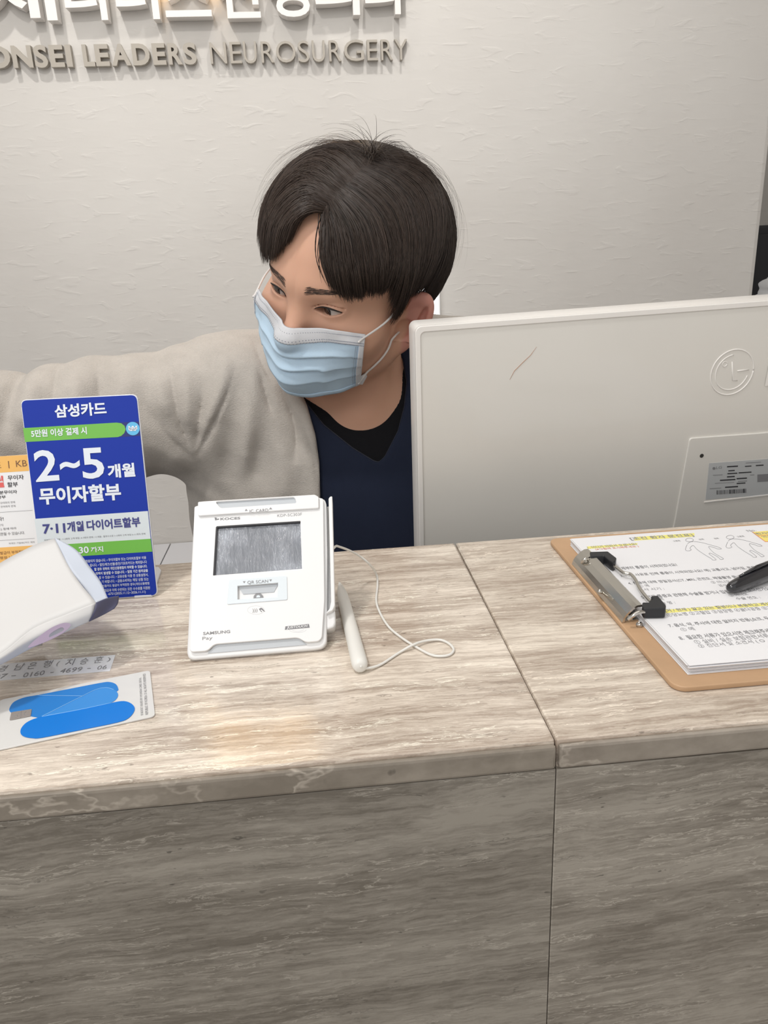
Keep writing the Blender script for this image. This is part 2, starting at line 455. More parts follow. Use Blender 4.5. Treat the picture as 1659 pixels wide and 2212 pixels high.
# measured bottoms (px) of each syllable block
for ch, x0, x1, yb in KO:
    yb = {'세': 47, '리': 45, '더': 43, '스': 37, '신': 40, '경': 37.5, '외': 34, '과': 32, '연': 50}[ch]
    a = PW.uv(x0, yb, zk); b_ = PW.uv(x1, yb - .02 * (x1 - x0), zk); wdt = b_[0] - a[0]
    h = .082 if ch != '스' else .070
    wall_letter('letter', ch, (a[0], a[1]), (a[0] + wdt, a[1]), h, M['sign_w'], sk, 0.002, zk, .018)

# emblem above the sign (outside the frame; its reflection shows in the polished counter)
M['gold'] = mat('warm_backlit', (.9, .6, .25), .4, emit=(1, .62, .22), estr=3.2)
em = root('wall_emblem', (-.17, WY, 1.93), 'warm backlit ring emblem above the wall letters', 'emblem')
c0 = PW.O + np.array([-.177, -.03, 1.915])
t_ = np.linspace(0, 2 * PI, 41)
tube('ring', [c0 + .112 * np.array([math.cos(a), 0, math.sin(a)]) for a in t_], .012, M['gold'], em, 6)
tube('petal', [c0 + np.array([0, 0, -.055]) + .062 * np.array([math.cos(a), 0, math.sin(a)]) for a in t_], .011, M['gold'], em, 6)

# ------------------------------------------------------------------ beyond the right wall end
M['dark_cab'] = mat('dark_navy_cover', (.012, .013, .018), .5)
q = gy(1650, 487, 1.9)
dc = root('dark_cabinet', (1.2, 2.0, 0), 'dark cabinet seen past the right end of the wall', 'cabinet')
box('cabinet_body', (.95, 1.86, 0), (1.45, 2.2, q[2]), M['dark_cab'], dc, .006)
box('cabinet_door', (.97, 1.853, .1), (1.43, 1.861, q[2] - .02), M['dark_cab'], dc, .002)
#@@SECTION sdf
# ------------------------------------------------------------------ implicit-surface modelling
f32 = np.float32


def smin(a, b_, k):
    h = np.clip(.5 + .5 * (b_ - a) / k, 0, 1); return b_ + (a - b_) * h - k * h * (1 - h)


def smax(a, b_, k): return -smin(-a, -b_, k)


def sph(P, c, r): return np.sqrt(((P - f32(c)) ** 2).sum(1)) - f32(r)


def ell(P, c, r):
    q = P - np.asarray(c, f32); r = np.asarray(r, f32)
    k0 = np.sqrt(((q / r) ** 2).sum(1)); k1 = np.sqrt(((q / (r * r)) ** 2).sum(1)) + 1e-9
    return k0 * (k0 - 1) / k1


def cap(P, a, b_, r1, r2=None):
    r2 = r1 if r2 is None else r2; a = np.asarray(a, f32); d = np.asarray(b_, f32) - a
    h = np.clip(((P - a) @ d) / (d @ d), 0, 1)
    return np.sqrt(((P - a - h[:, None] * d) ** 2).sum(1)) - (r1 + (r2 - r1) * h)


def axis(lo, hi, fa, fb, h0, hm, g=1.07):
    mid = list(np.arange(fa, fb, h0)); L, R_ = [], []
    h = h0; x = mid[0]
    while x > lo: h = min(h * g, hm); x -= h; L.append(x)
    h = h0; x = mid[-1]
    while x < hi: h = min(h * g, hm); x += h; R_.append(x)
    a = L[::-1] + mid + R_
    n = (-len(a)) % 8
    for _ in range(n): a.append(a[-1] + h)
    return np.array(a)


def sdf_mesh(fn, ax, safety=1.5):
    xs, ys, zs = ax; nb = [len(a) // 8 for a in ax]
    cs = [a.reshape(-1, 8).mean(1) for a in ax]; hs = [(a.reshape(-1, 8)[:, -1] - a.reshape(-1, 8)[:, 0]) / 2 + np.gradient(a).reshape(-1, 8).max(1) for a in ax]
    G = np.stack(np.meshgrid(*cs, indexing='ij'), -1).reshape(-1, 3).astype(f32)
    H = np.sqrt((np.stack(np.meshgrid(*hs, indexing='ij'), -1).reshape(-1, 3) ** 2).sum(1))
    d = np.concatenate([fn(G[i:i + 200000]) for i in range(0, len(G), 200000)])
    near = np.abs(d) < H * safety
    D = np.where(d > 0, f32(.02), f32(-.02)).reshape(nb)[:, None, :, None, :, None] * np.ones((1, 8, 1, 8, 1, 8), f32)
    idx = np.argwhere(near.reshape(nb))
    X, Y, Z = [a.reshape(-1, 8) for a in ax]
    def work(s):
        I = idx[s:s + 300]; n = len(I)
        px = np.broadcast_to(X[I[:, 0]][:, :, None, None], (n, 8, 8, 8)); py = np.broadcast_to(Y[I[:, 1]][:, None, :, None], (n, 8, 8, 8)); pz = np.broadcast_to(Z[I[:, 2]][:, None, None, :], (n, 8, 8, 8))
        P = np.stack([px, py, pz], -1).reshape(-1, 3).astype(f32)
        v = fn(P).reshape(n, 8, 8, 8)
        D[I[:, 0], :, I[:, 1], :, I[:, 2], :] = v
    with ThreadPoolExecutor(4) as ex: list(ex.map(work, range(0, len(idx), 300)))
    D = D.reshape([len(a) for a in ax])
    G = openvdb.FloatGrid(.05); G.copyFromArray(np.ascontiguousarray(D, f32))
    v, q = G.convertToQuads()
    out = np.stack([np.interp(v[:, i], np.arange(len(ax[i])), ax[i]) for i in range(3)], 1)
    return out, q.astype(np.int32)


def keep_largest(v, q):
    """drop small floating islands"""
    lab = np.arange(len(v))
    for _ in range(400):
        m_ = lab[q].min(1); new = lab.copy()
        for k in range(4): np.minimum.at(new, q[:, k], m_)
        new = new[new]
        if (new == lab).all(): break
        lab = new
    u, c = np.unique(lab, return_counts=True); big = u[c.argmax()]
    kv = lab == big; mp = np.cumsum(kv) - 1
    return v[kv], mp[q[kv[q].all(1)]].astype(np.int32)
#@@SECTION person
# ------------------------------------------------------------------ the person
_a, _b, _c = -0.6718226, 0.2708907, 0.3638776
Rz = np.array([[math.cos(_a), -math.sin(_a), 0], [math.sin(_a), math.cos(_a), 0], [0, 0, 1]])
Rx = np.array([[1, 0, 0], [0, math.cos(_b), -math.sin(_b)], [0, math.sin(_b), math.cos(_b)]])
Ry = np.array([[math.cos(_c), 0, math.sin(_c)], [0, 1, 0], [-math.sin(_c), 0, math.cos(_c)]])
RH = Rz @ Rx @ Ry                                    # head frame: x his left, -y face, z crown
HC = np.array([0.0370, 0.8613, 1.3062])
def L2W(p): return np.asarray(p) @ RH.T + HC
def W2L(p): return (np.asarray(p) - HC) @ RH


EYEC = [np.array([s * .0312, -.0690, .0185]) for s in (-1, 1)]
GAZE = np.array([-.34, -.92, -.20]); GAZE /= np.linalg.norm(GAZE)


def head(P):
    x = np.abs(P[:, 0]); Q = P.copy(); Q[:, 0] = x                      # mirror
    d = ell(P, (0, .014, .046), (.0765, .095, .084))
    d = smin(d, ell(P, (0, -.026, .046), (.0665, .0635, .058)), .03)
    d = smin(d, ell(P, (0, -.028, -.022), (.0600, .0580, .070)), .03)
    d = smin(d, ell(P, (0, -.038, -.062), (.046, .046, .034)), .03)
    d = smin(d, sph(P, (0, -.073, -.078), .0170), .025)
    d = smin(d, sph(Q, (.050, -.004, -.048), .019), .04)
    d = smin(d, sph(Q, (.0455, -.0500, -.012), .0235), .03)
    d = smin(d, cap(Q, (.006, -.0805, .036), (.042, -.068, .039), .0125, .010), .016)
    d = smax(d, -ell(Q, (.0330, -.0990, .0165), (.0195, .0155, .0125)), .012)
    d = smax(d, -sph(Q, (.082, -.075, .03), .030), .025)                # temples
    # nose
    d = smin(d, cap(P, (0, -.0795, .024), (0, -.0985, -.012), .0080, .0095), .014)
    d = smin(d, sph(P, (0, -.1000, -.0170), .0105), .010)
    d = smin(d, sph(Q, (.0120, -.0915, -.021), .0080), .007)
    # mouth
    d = smin(d, ell(P, (0, -.0855, -.052), (.024, .010, .010)), .012)
    # eyelids
    for E in EYEC:
        s = np.sign(E[0]); near = np.sqrt(((P - E.astype(f32)) ** 2).sum(1))
        d = smin(d, near - .0136, .0055)
        u = (P[:, 0] - f32(E[0] - s * .001)) * s; z = P[:, 2] - f32(E[2] - .0012) - u * .10
        R_ = .0240; h = .0041
        alm = np.maximum(np.sqrt(u * u + (z - (h - R_) - .0003) ** 2) - R_, np.sqrt(u * u + (z + (h - R_)) ** 2) - R_)
        alm = np.maximum(alm, np.maximum(.0117 - near, P[:, 1] + .066))
        alm = np.maximum(alm, near - .03)
        d = smax(d, -alm, .0012)
        # upper lid fold
        fo = np.abs(np.sqrt(u * u + (z - (h - R_) - .0036) ** 2) - R_) - .0003
        fo = np.maximum(fo, np.maximum(np.abs(u) - .014, P[:, 1] + .070))
        d = smax(d, -fo, .0022)
    # ears
    ea = np.array([math.cos(.42), math.sin(.42), 0], f32)              # outwards + back
    for s in (1,):
        e1 = Q - np.array([.0745, -.001, -.011], f32)
        fr = e1 @ np.array([math.cos(.5), math.sin(.5), 0.0], f32)     # along the ear plane away from the head
        th = e1 @ np.array([-math.sin(.5), math.cos(.5), 0.0], f32)
        z = e1[:, 2]
        fr2 = fr - .0055 - z * .26
        pl = np.sqrt((fr2 / .0205) ** 2 + ((z - .002) / .0335) ** 2 + (th / .0075) ** 2)
        pl = (pl - 1) * .0075
        rim = np.sqrt((np.sqrt(((fr2 - .001) / .0165) ** 2 + ((z - .004) / .0285) ** 2) - 1) ** 2 * .019 ** 2 + (th + .0035) ** 2) - .0042
        rim = np.where((z < -.018) | (fr2 < -.010), rim + .01, rim)
        ear = smin(pl, rim, .004)
        lob = np.sqrt(((fr2 + .003) / .0115) ** 2 + ((z + .027) / .012) ** 2 + (th / .0065) ** 2); ear = smin(ear, (lob - 1) * .0065, .005)
        con = np.sqrt(((fr2 + .004) / .0100) ** 2 + ((z + .004) / .0125) ** 2 + ((th + .008) / .0100) ** 2); ear = smax(ear, -(con - 1) * .0085, .003)
        sca = np.sqrt(((fr2 - .0100) / .0038) ** 2 + ((z - .008) / .0170) ** 2 + ((th + .0070) / .0065) ** 2); ear = smax(ear, -(sca - 1) * .0055, .003)
        d = smin(d, ear, .006)
    return d


def torso(P, fat=0.0):
    d = ell(P, (.058, .955, 1.045), (.172, .105, .170))
    d = smin(d, cap(P, (-.100, .945, 1.178), (.215, .955, 1.178), .050), .05)
    d = smin(d, cap(P, (.065, .985, 1.205), (-.045, .955, 1.200), .040, .040), .05)
    d = smin(d, cap(P, (.085, .985, 1.215), (.170, .965, 1.205), .044, .042), .05)
    d = smin(d, ell(P, (.07, .985, .86), (.150, .110, .19)), .08)
    d = smin(d, ell(P, (.07, 1.00, .68), (.165, .130, .11)), .06)
    return d


def neck(P):
    lowr = (.052, .950, 1.185); up = L2W((0, .022, -.045))
    d = cap(P, lowr, up, .047, .047)
    # sternocleidomastoid, left side, and throat
    d = smin(d, cap(P, L2W((.046, .022, -.050)), (.056, .885, 1.168), .009, .007), .015)
    d = smin(d, cap(P, L2W((-.055, .030, -.040)), (.040, .885, 1.168), .013, .010), .02)
    return smin(d, cap(P, L2W((0, -.030, -.080)), (.055, .905, 1.185), .022, .020), .035)


R_SH, R_EL, R_WR = (-.120, .940, 1.177), (-.395, .885, 1.158), (-.615, .800, 1.140)
L_SH, L_EL, L_WR = (.235, .955, 1.170), (.315, .960, .940), (.270, .860, .815)


def hand(P, wr, dr, up):
    """palm, four fingers and a thumb"""
    wr, dr, up = [np.asarray(v, float) for v in (wr, dr, up)]; dr /= np.linalg.norm(dr); side = np.cross(dr, up); side /= np.linalg.norm(side); up = np.cross(side, dr)
    d = cap(P, wr, wr + dr * .03, .026, .026)
    for k in (-1, 0, 1): d = smin(d, cap(P, wr + dr * .02 + side * .018 * k, wr + dr * .088 + side * .025 * k, .014, .012), .012)
    for k, ln in zip((-1.5, -.5, .5, 1.5), (.062, .078, .082, .070)):
        a = wr + dr * .090 + side * .0195 * k; b_ = a + dr * ln * .5 - up * .006; c = b_ + dr * ln * .42 - up * .018
        f = np.minimum(cap(P, a, b_, .0095, .0085), cap(P, b_, c, .0085, .007)); d = smin(d, f, .004)
    a = wr + dr * .035 + side * .030; b_ = a + dr * .035 + side * .028 - up * .01; c = b_ + dr * .030 + side * .008 - up * .008
    return smin(d, np.minimum(cap(P, a, b_, .012, .0105), cap(P, b_, c, .0105, .008)), .006)


def body(P):
    d = head(((P - HC.astype(f32)) @ RH.astype(f32)))
    d = smin(d, neck(P), .022)
    t = torso(P)
    for a, b_, c in ((R_SH, R_EL, R_WR), (L_SH, L_EL, L_WR)):
        t = smin(t, cap(P, a, b_, .046, .038), .04); t = smin(t, cap(P, b_, c, .038, .025), .02)
    d = smin(d, t, .03)
    h = np.minimum(hand(P, R_WR, (-.9, -.35, -.05), (0, 0, 1)), hand(P, L_WR, (-.97, -.25, -.02), (0, 0, 1)))
    return smin(d, h, .012)


bx = axis(-.80, .42, -.080, .145, .00105, .0050); by = axis(.56, 1.16, .735, .985, .00105, .0050); bz = axis(.56, 1.46, 1.20, 1.455, .00105, .0050)
v, q = sdf_mesh(body, (bx, by, bz)); v, q = keep_largest(v, q)


def skin_mat():
    m = bpy.data.materials.new('skin'); m.use_nodes = True; nt = m.node_tree; b = nt.nodes['Principled BSDF']; L = nt.links.new
    at = N(nt, 'ShaderNodeAttribute', attribute_name='tone')
    tc = N(nt, 'ShaderNodeTexCoord'); no = N(nt, 'ShaderNodeTexNoise', i_Scale=28.0, i_Detail=4.0); L(tc.outputs['Object'], no.inputs['Vector'])
    mr = N(nt, 'ShaderNodeMapRange'); L(no.outputs[0], mr.inputs[0]); mr.inputs[3].default_value = .93; mr.inputs[4].default_value = 1.06
    vm = N(nt, 'ShaderNodeVectorMath', operation='SCALE'); L(at.outputs['Color'], vm.inputs[0]); L(mr.outputs[0], vm.inputs['Scale'])
    L(vm.outputs[0], b.inputs['Base Color'])
    b.inputs['Roughness'].default_value = .48; b.inputs['Specular IOR Level'].default_value = .4
    b.inputs['Subsurface Weight'].default_value = .18; b.inputs['Subsurface Radius'].default_value = (.008, .003, .0015); b.inputs['Subsurface Scale'].default_value = 1
    n2 = N(nt, 'ShaderNodeTexNoise', i_Scale=1500.0, i_Detail=2.0); L(tc.outputs['Object'], n2.inputs['Vector'])
    bp = N(nt, 'ShaderNodeBump', i_Strength=.06, i_Distance=.0004); L(n2.outputs[0], bp.inputs['Height']); L(bp.outputs[0], b.inputs['Normal'])
    return m


M['skin'] = skin_mat()
pr = root('person', (.07, 1.0, 0), 'man in light blue face mask, beige cardigan and navy top reaching sideways behind the counter', 'person')
bo = mk('body', v, q, M['skin'], pr)
# skin tone: natural colour differences of ears, lips, nose, scalp
vl = W2L(v); base = np.array([.68, .395, .275]); tone = np.tile(base, (len(v), 1))


def blend(wt, c): global tone; wt = np.clip(wt, 0, 1)[:, None]; tone = tone * (1 - wt) + np.array(c) * wt


def bump_w(c, r): return np.exp(-((vl - np.array(c)) ** 2 / np.array(r) ** 2).sum(1))


blend(.75 * np.exp(-np.maximum(0, .082 - np.abs(vl[:, 0])) ** 2 / .003 ** 2) * (np.abs(vl[:, 1] - .012) < .04) * (np.abs(vl[:, 2]) < .045), (.62, .27, .23))
blend(.5 * bump_w((0, -.11, -.02), (.016, .02, .02)), (.56, .27, .20))
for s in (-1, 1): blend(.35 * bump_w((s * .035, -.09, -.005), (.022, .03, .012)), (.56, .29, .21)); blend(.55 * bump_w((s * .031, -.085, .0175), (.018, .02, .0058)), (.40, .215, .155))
blend(.8 * bump_w((0, -.095, -.052), (.022, .02, .008)), (.55, .22, .2))
at = bo.data.attributes.new('tone', 'FLOAT_COLOR', 'POINT'); at.data.foreach_set('color', np.column_stack([tone, np.ones(len(tone))]).astype(f32).ravel())

# eyes
def eye_mat():
    m = bpy.data.materials.new('eye'); m.use_nodes = True; nt = m.node_tree; b = nt.nodes['Principled BSDF']; L = nt.links.new
    tc = N(nt, 'ShaderNodeTexCoord'); sp = N(nt, 'ShaderNodeSeparateXYZ'); L(tc.outputs['Object'], sp.inputs[0])
    d = N(nt, 'ShaderNodeVectorMath', operation='NORMALIZE'); L(tc.outputs['Object'], d.inputs[0])
    dt = N(nt, 'ShaderNodeVectorMath', operation='DOT_PRODUCT'); L(d.outputs[0], dt.inputs[0]); dt.inputs[1].default_value = tuple(RH @ GAZE)
    ac = N(nt, 'ShaderNodeMath', operation='ARCCOSINE'); L(dt.outputs['Value'], ac.inputs[0])
    cr = N(nt, 'ShaderNodeValToRGB'); e = cr.color_ramp.elements; e[0].position = 0; e[0].color = (.002, .002, .002, 1)
    for p, c in ((.17, (.002, .002, .002, 1)), (.20, (.035, .016, .009, 1)), (.46, (.022, .011, .008, 1)), (.53, (.008, .006, .006, 1)), (.58, (.50, .45, .42, 1))): x = e.new(p); x.color = c
    e[-1].position = 1; e[-1].color = (.55, .47, .43, 1)
    L(ac.outputs[0], cr.inputs[0]); L(cr.outputs[0], b.inputs['Base Color']); b.inputs['Roughness'].default_value = .08; b.inputs['Coat Weight'].default_value = .6
    return m


M['eye'] = eye_mat()
M['brow'] = mat('brow_hair', (.075, .052, .042), .7)
M['lash'] = mat('lash_hair', (.010, .007, .006), .6)
def head_y(x, z, off=0.0):
    """front surface of the face at local x, z"""
    P = np.column_stack([np.atleast_1d(x), np.full(np.size(x), -.16), np.atleast_1d(z)]).astype(f32)
    for _ in range(60): P[:, 1] += head(P) * .8
    P[:, 1] -= off
    return P.astype(float)


for E in EYEC:
    cw = L2W(E); vv, ff = [], []
    for i in range(25):
        for k in range(32):
            a = PI * i / 24; t = 2 * PI * k / 32; vv.append(cw + .01215 * np.array([math.sin(a) * math.cos(t), math.sin(a) * math.sin(t), math.cos(a)]))
    ff = [(i * 32 + k, (i + 1) * 32 + k, (i + 1) * 32 + (k + 1) % 32, i * 32 + (k + 1) % 32) for i in range(24) for k in range(32)]
    me = bpy.data.meshes.new('eyeball'); me.from_pydata([tuple(p - cw) for p in vv], [], ff); me.materials.append(M['eye'])
    me.polygons.foreach_set('use_smooth', [True] * len(me.polygons))
    eo = bpy.data.objects.new('eyeball', me); COL.objects.link(eo); eo.parent = pr; eo.location = Vector(cw) - world_loc(pr)
    # lash line on the upper lid, dark lid margin
    s = np.sign(E[0]); R_, h = .0240, .0041; pts = []
    us = np.linspace(-.0125, .0132, 22)
    zs = (h - R_) + .0010 + np.sqrt(np.maximum(R_ * R_ - us * us, 0)) + (E[2] - .0012) + us * .10
    pts = head_y(E[0] - s * .001 + s * us, zs, .0002) @ RH.T + HC
    tube('lashes', pts, np.interp(np.linspace(0, 1, 22), [0, .25, .7, 1], [.0004, .0008, .0010, .0005]), M['lash'], pr, 6)


# strands as thin three-sided hairs, all of one kind in one mesh
def strand_mesh(name, paths, rad, m, parent, nseg):
    """paths: (n, nseg, 3) world"""
    n = len(paths); t = np.gradient(paths, axis=1); t /= np.linalg.norm(t, axis=2, keepdims=True) + 1e-9
    cen = HC + RH @ np.array([0, .012, .045]); out = paths - cen; out /= np.linalg.norm(out, axis=2, keepdims=True)
    s = np.cross(t, out); s /= np.linalg.norm(s, axis=2, keepdims=True) + 1e-9; u = np.cross(s, t)
    r = rad[..., None]
    V = np.stack([paths + s * r, paths - s * r, paths + u * r * .7], 2)             # n,nseg,3,3
    idx = np.arange(n * nseg * 3).reshape(n, nseg, 3)
    fs = []
    for a, b_ in ((0, 1), (1, 2), (2, 0)):
        fs.append(np.stack([idx[:, :-1, a], idx[:, :-1, b_], idx[:, 1:, b_], idx[:, 1:, a]], -1).reshape(-1, 4))
    return mk(name, V.reshape(-1, 3), np.concatenate(fs), m, parent)


# eyebrows
for s in (-1, 1):
    n = 260; t = rng.random(n); x = s * (.0105 + .0335 * t); z = .0372 + .0045 * np.sin(t * 1.9) + (rng.random(n) - .5) * .0078 * (1.05 - .75 * t)
    p0 = head_y(x, z, .0003); p1 = head_y(x + s * (.0042 + .002 * t), z + .0022 * (1 - 1.4 * t), .0009)
    pa = np.stack([p0, (p0 + p1) / 2, p1], 1); pa = pa @ RH.T + HC
    strand_mesh('eyebrow', pa, np.tile([.00012, .00013, .00004], (n, 1)), M['brow'], pr, 3)
#@@SECTION hair
# ------------------------------------------------------------------ hair
HCN = np.array([0, .014, .046]); HR = np.array([.1010, .121, .1075])


def hull_px(x, y, k=1.0):
    """direction (head frame, unit in hull space) where the sight line through a photo point meets the hair hull"""
    d = RH.T @ ray(x, y); o_ = W2L(EYE) - HCN; d = d / (HR * k); o_ = o_ / (HR * k)
    A, B, C = d @ d, d @ o_, o_ @ o_ - 1; disc = B * B - A * C
    t = -B / A if disc < 0 else (-B - math.sqrt(disc)) / A
    p = o_ + d * t; return p / np.linalg.norm(p)


def dl(az, el):
    """az degrees from the face (+ = his left), el degrees up"""
    a, e = math.radians(az), math.radians(el); p = np.array([math.sin(a) * math.cos(e), -math.cos(a) * math.cos(e), math.sin(e)]); return p


WH = hull_px(806, 322)        # whorl at the crown
h_ = hull_px
right_px = [[(694, 447), (690, 490), (693, 550), (712, 618)],
            [(700, 436), (715, 500), (722, 570), (738, 650)],
            [(712, 420), (752, 495), (768, 580), (778, 655)],
            [(730, 398), (795, 470), (818, 560), (822, 640)],
            [(755, 372), (838, 450), (862, 550), (840, 634)],
            [(780, 346), (872, 430), (890, 560), (851, 712)],
            [(798, 330), (905, 410), (925, 530), (886, 652)],
            [(805, 324), (930, 390), (950, 520), (912, 634)],
            [(808, 322), (940, 370), (965, 500), (932, 612)]]
RG = [[h_(*p) for p in g] for g in right_px]
for az in (112, 124, 136, 150, 165, 180, 198, 215, 232, 248):
    e = -38 if az < 200 else -36
    RG.append([WH, dl(az, 40), dl(az, 2), dl(az, e)])
left_px = [[(694, 447), (668, 448), (640, 466), (612, 512)],
           [(698, 438), (655, 430), (610, 475), (585, 548)],
           [(706, 424), (650, 405), (592, 465), (568, 566)],
           [(722, 404), (650, 378), (578, 455), (558, 560)],
           [(742, 384), (668, 346), (588, 420), (552, 545)],
           [(765, 360), (690, 322), (612, 375), (553, 520)],
         [(788, 336), (725, 304), (648, 336), (556, 495)]]
LG = [[h_(*p) for p in g] for g in left_px]
for az, e in ((-62, -8), (-75, -14), (-88, -22), (-100, -30), (-112, -36)):
    LG.append([WH * .9 + dl(-60, 80) * .1, dl(az + 6, 52), dl(az, 18), dl(az, e)])
RG = np.array(RG); LG = np.array(LG)


def guide_eval(G, gi, t):
    """G (n,4,3) guides, gi fractional index, t (m,) -> direction (len(gi), m, 3)"""
    i = np.clip(np.floor(gi).astype(int), 0, len(G) - 2); f = (gi - i)[:, None, None]
    C = G[i] * (1 - f) + G[i + 1] * f                         # k,4,3
    t = t[None, :, None] if t.ndim == 1 else t[..., None]
    P = [C[:, 0:1], C[:, 1:2], C[:, 2:3], C[:, 3:4]]
    # Catmull-Rom through the four points
    Q = [2 * P[0] - P[1]] + P + [2 * P[3] - P[2]]; T = t * 3
    res = 0
    for s in range(3):
        u = T - s; msk = ((u >= 0) & ((u < 1) | (s == 2))); uu = np.clip(u, 0, 1 if s < 2 else 1.4)
        a, b_, c, d = Q[s], Q[s + 1], Q[s + 2], Q[s + 3]
        val = .5 * ((2 * b_) + (-a + c) * uu + (2 * a - 5 * b_ + 4 * c - d) * uu ** 2 + (-a + 3 * b_ - 3 * c + d) * uu ** 3)
        res = res + np.where(msk, val, 0)
    return res / np.linalg.norm(res, axis=2, keepdims=True)


def hair_paths(G, n, nseg, lay_lo, lay_hi, jit, side):
    gi = rng.random(n) * (len(G) - 1)
    K = 9.0; cl = (np.floor(gi * K) + .5 + (rng.random(n) - .5) * .25) / K       # locks: hairs draw together towards their tips
    cl = np.clip(gi + (cl - gi) * (.45 + .5 * rng.random(n)), 0, len(G) - 1)
    t = np.linspace(0, 1, nseg)
    lock = np.sin(np.floor(gi * K) * 12.9898) * 43758.5; lock = lock - np.floor(lock)
    endt = 1.0 - rng.random(n) ** 2 * .16 - .09 * lock + .05
    te = t[None] * endt[:, None]
    D = guide_eval(G, gi, te); D2 = guide_eval(G, cl, te); bl = (t ** 2)[None, :, None]
    D = D * (1 - bl) + D2 * bl
    lay = lay_lo + (lay_hi - lay_lo) * rng.random(n)
    # each hair roots inside and rises to its layer, then settles at the tip
    prof = .90 + (lay[:, None] - .90) * np.clip(np.sin(np.clip(t[None] * 1.9, 0, PI / 2)), 0, 1)
    prof = prof - .035 * np.clip(t[None] - .72, 0, 1) / .28 * (lay[:, None] > .9)
    off = (rng.random((n, 1, 3)) - .5) * jit * (.8 + .6 * t[None, :, None])
    wav = np.sin(t[None, :] * (4 + 3 * rng.random((n, 1))) + rng.random((n, 1)) * 6.3)[..., None] * (rng.random((n, 1, 3)) - .5) * jit * .7
    D = D + off + wav; D /= np.linalg.norm(D, axis=2, keepdims=True)
    L_ = D * HR * prof[..., None] + HCN
    return L_, gi, lay


def hair_mat(name, c1, c2, rough=.38):
    m = bpy.data.materials.new(name); m.use_nodes = True; nt = m.node_tree; b = nt.nodes['Principled BSDF']; L = nt.links.new
    at = N(nt, 'ShaderNodeAttribute', attribute_name='shade')
    mx = N(nt, 'ShaderNodeMix', data_type='RGBA'); L(at.outputs['Fac'], mx.inputs[0]); mx.inputs[6].default_value = (*c1, 1); mx.inputs[7].default_value = (*c2, 1)
    L(mx.outputs[2], b.inputs['Base Color']); b.inputs['Roughness'].default_value = rough; b.inputs['Specular IOR Level'].default_value = .38
    return m


M['hair'] = hair_mat('dark_brown_hair', (.011, .0085, .0075), (.070, .047, .036), .40)
NS = 13
sets = [(RG[:2], 110, .93, .99, .10, 1), (RG, 9500, .945, 1.0, .030, 1), (RG, 2500, .90, .95, .03, 1), (LG, 6000, .945, 1.0, .034, -1), (LG, 1800, .90, .95, .03, -1)]
allp, allr, alls = [], [], []
for G, n, lo, hi, jit, sd in sets:
    Lp, gi, lay = hair_paths(G, n, NS, lo, hi, jit, sd)
    allp.append(Lp @ RH.T + HC)
    r0 = .00034 + .00022 * rng.random(n)
    allr.append(r0[:, None] * np.interp(np.linspace(0, 1, NS), [0, .1, .75, 1], [.6, 1, .9, .15])[None])
    alls.append(np.repeat(np.clip(.25 + .55 * rng.random(n) ** 1.6 + (.18 if sd < 0 else 0), 0, 1), NS * 3))  # left side lighter: brown sheen put into the strand colour
# flyaway hairs at the crown and outline
n = 260; gi = np.concatenate([rng.random(130) * (len(RG) - 4), rng.random(130) * (len(LG) - 1)])
ta = np.linspace(0, 1, NS)
for G, g_ in ((RG, gi[:130]), (LG, gi[130:])):
    D = guide_eval(G, g_, ta * .75); n_ = len(g_)
    pf = .93 + (.06 + .10 * rng.random((n_, 1)) ** 2) * np.sin(ta[None] * PI * .62)
    D = D + (rng.random((n_, 1, 3)) - .5) * .10 * ta[None, :, None]
    allp.append((D * HR * pf[..., None] + HCN) @ RH.T + HC); allr.append(np.full((n_, NS), .00022) * np.linspace(1, .3, NS)[None]); alls.append(np.full(n_ * NS * 3, .7))
# upright tuft at the whorl
n = 70; a = rng.random(n) * 2 * PI; tip = np.stack([np.cos(a), np.sin(a) * .6, np.zeros(n)], 1) * (.25 + .35 * rng.random((n, 1)))
base_d = WH[None] + (rng.random((n, 3)) - .5) * .12
D = base_d[:, None, :] + tip[:, None, :] * (ta[None, :, None] ** 1.5); D /= np.linalg.norm(D, axis=2, keepdims=True)
pf = .93 + (.10 + .14 * rng.random((n, 1))) * np.sin(ta[None] * PI * .6)
allp.append((D * HR * pf[..., None] + HCN) @ RH.T + HC); allr.append(np.full((n, NS), .00025) * np.linspace(1, .3, NS)[None]); alls.append(np.full(n * NS * 3, .4))
hp = np.concatenate(allp); hr = np.concatenate(allr)
hair = strand_mesh('hair', hp, hr, M['hair'], pr, NS)
tag(hair, 'dark brown hair parted off centre, falling over the forehead')
at = hair.data.attributes.new('shade', 'FLOAT', 'POINT'); at.data.foreach_set('value', np.concatenate(alls).astype(f32))
# dense inner mass of the hair: a sheet following the same guides
roots = []
for G, nm in ((RG, 'r'), (LG, 'l')):
    ng, nt_ = 60, 24; gi = np.linspace(0, len(G) - 1, ng); t = np.linspace(0, .90, nt_); D = guide_eval(G, gi, t)
    pr1 = .90 + .045 * np.sin(np.clip(t * 1.9, 0, PI / 2)); vv = []
    roots.append((D * HR * pr1[None, :, None] + HCN)[:, :12].reshape(-1, 3))
    for lay in (0, -.03): vv.append((D * HR * (pr1 + lay)[None, :, None] + HCN).reshape(-1, 3))
    V = np.concatenate(vv) @ RH.T + HC; i0 = np.arange(ng * nt_).reshape(ng, nt_); fs = []
    for b0 in (0, ng * nt_): I = i0 + b0; fs.append(np.stack([I[:-1, :-1], I[1:, :-1], I[1:, 1:], I[:-1, 1:]], -1).reshape(-1, 4))
    c = mk('hair_underlayer', V, np.concatenate(fs), M['hair'], pr)
    at = c.data.attributes.new('shade', 'FLOAT', 'POINT'); at.data.foreach_set('value', np.zeros(len(V), f32))
from mathutils.kdtree import KDTree
rt = np.concatenate(roots); kd = KDTree(len(rt))
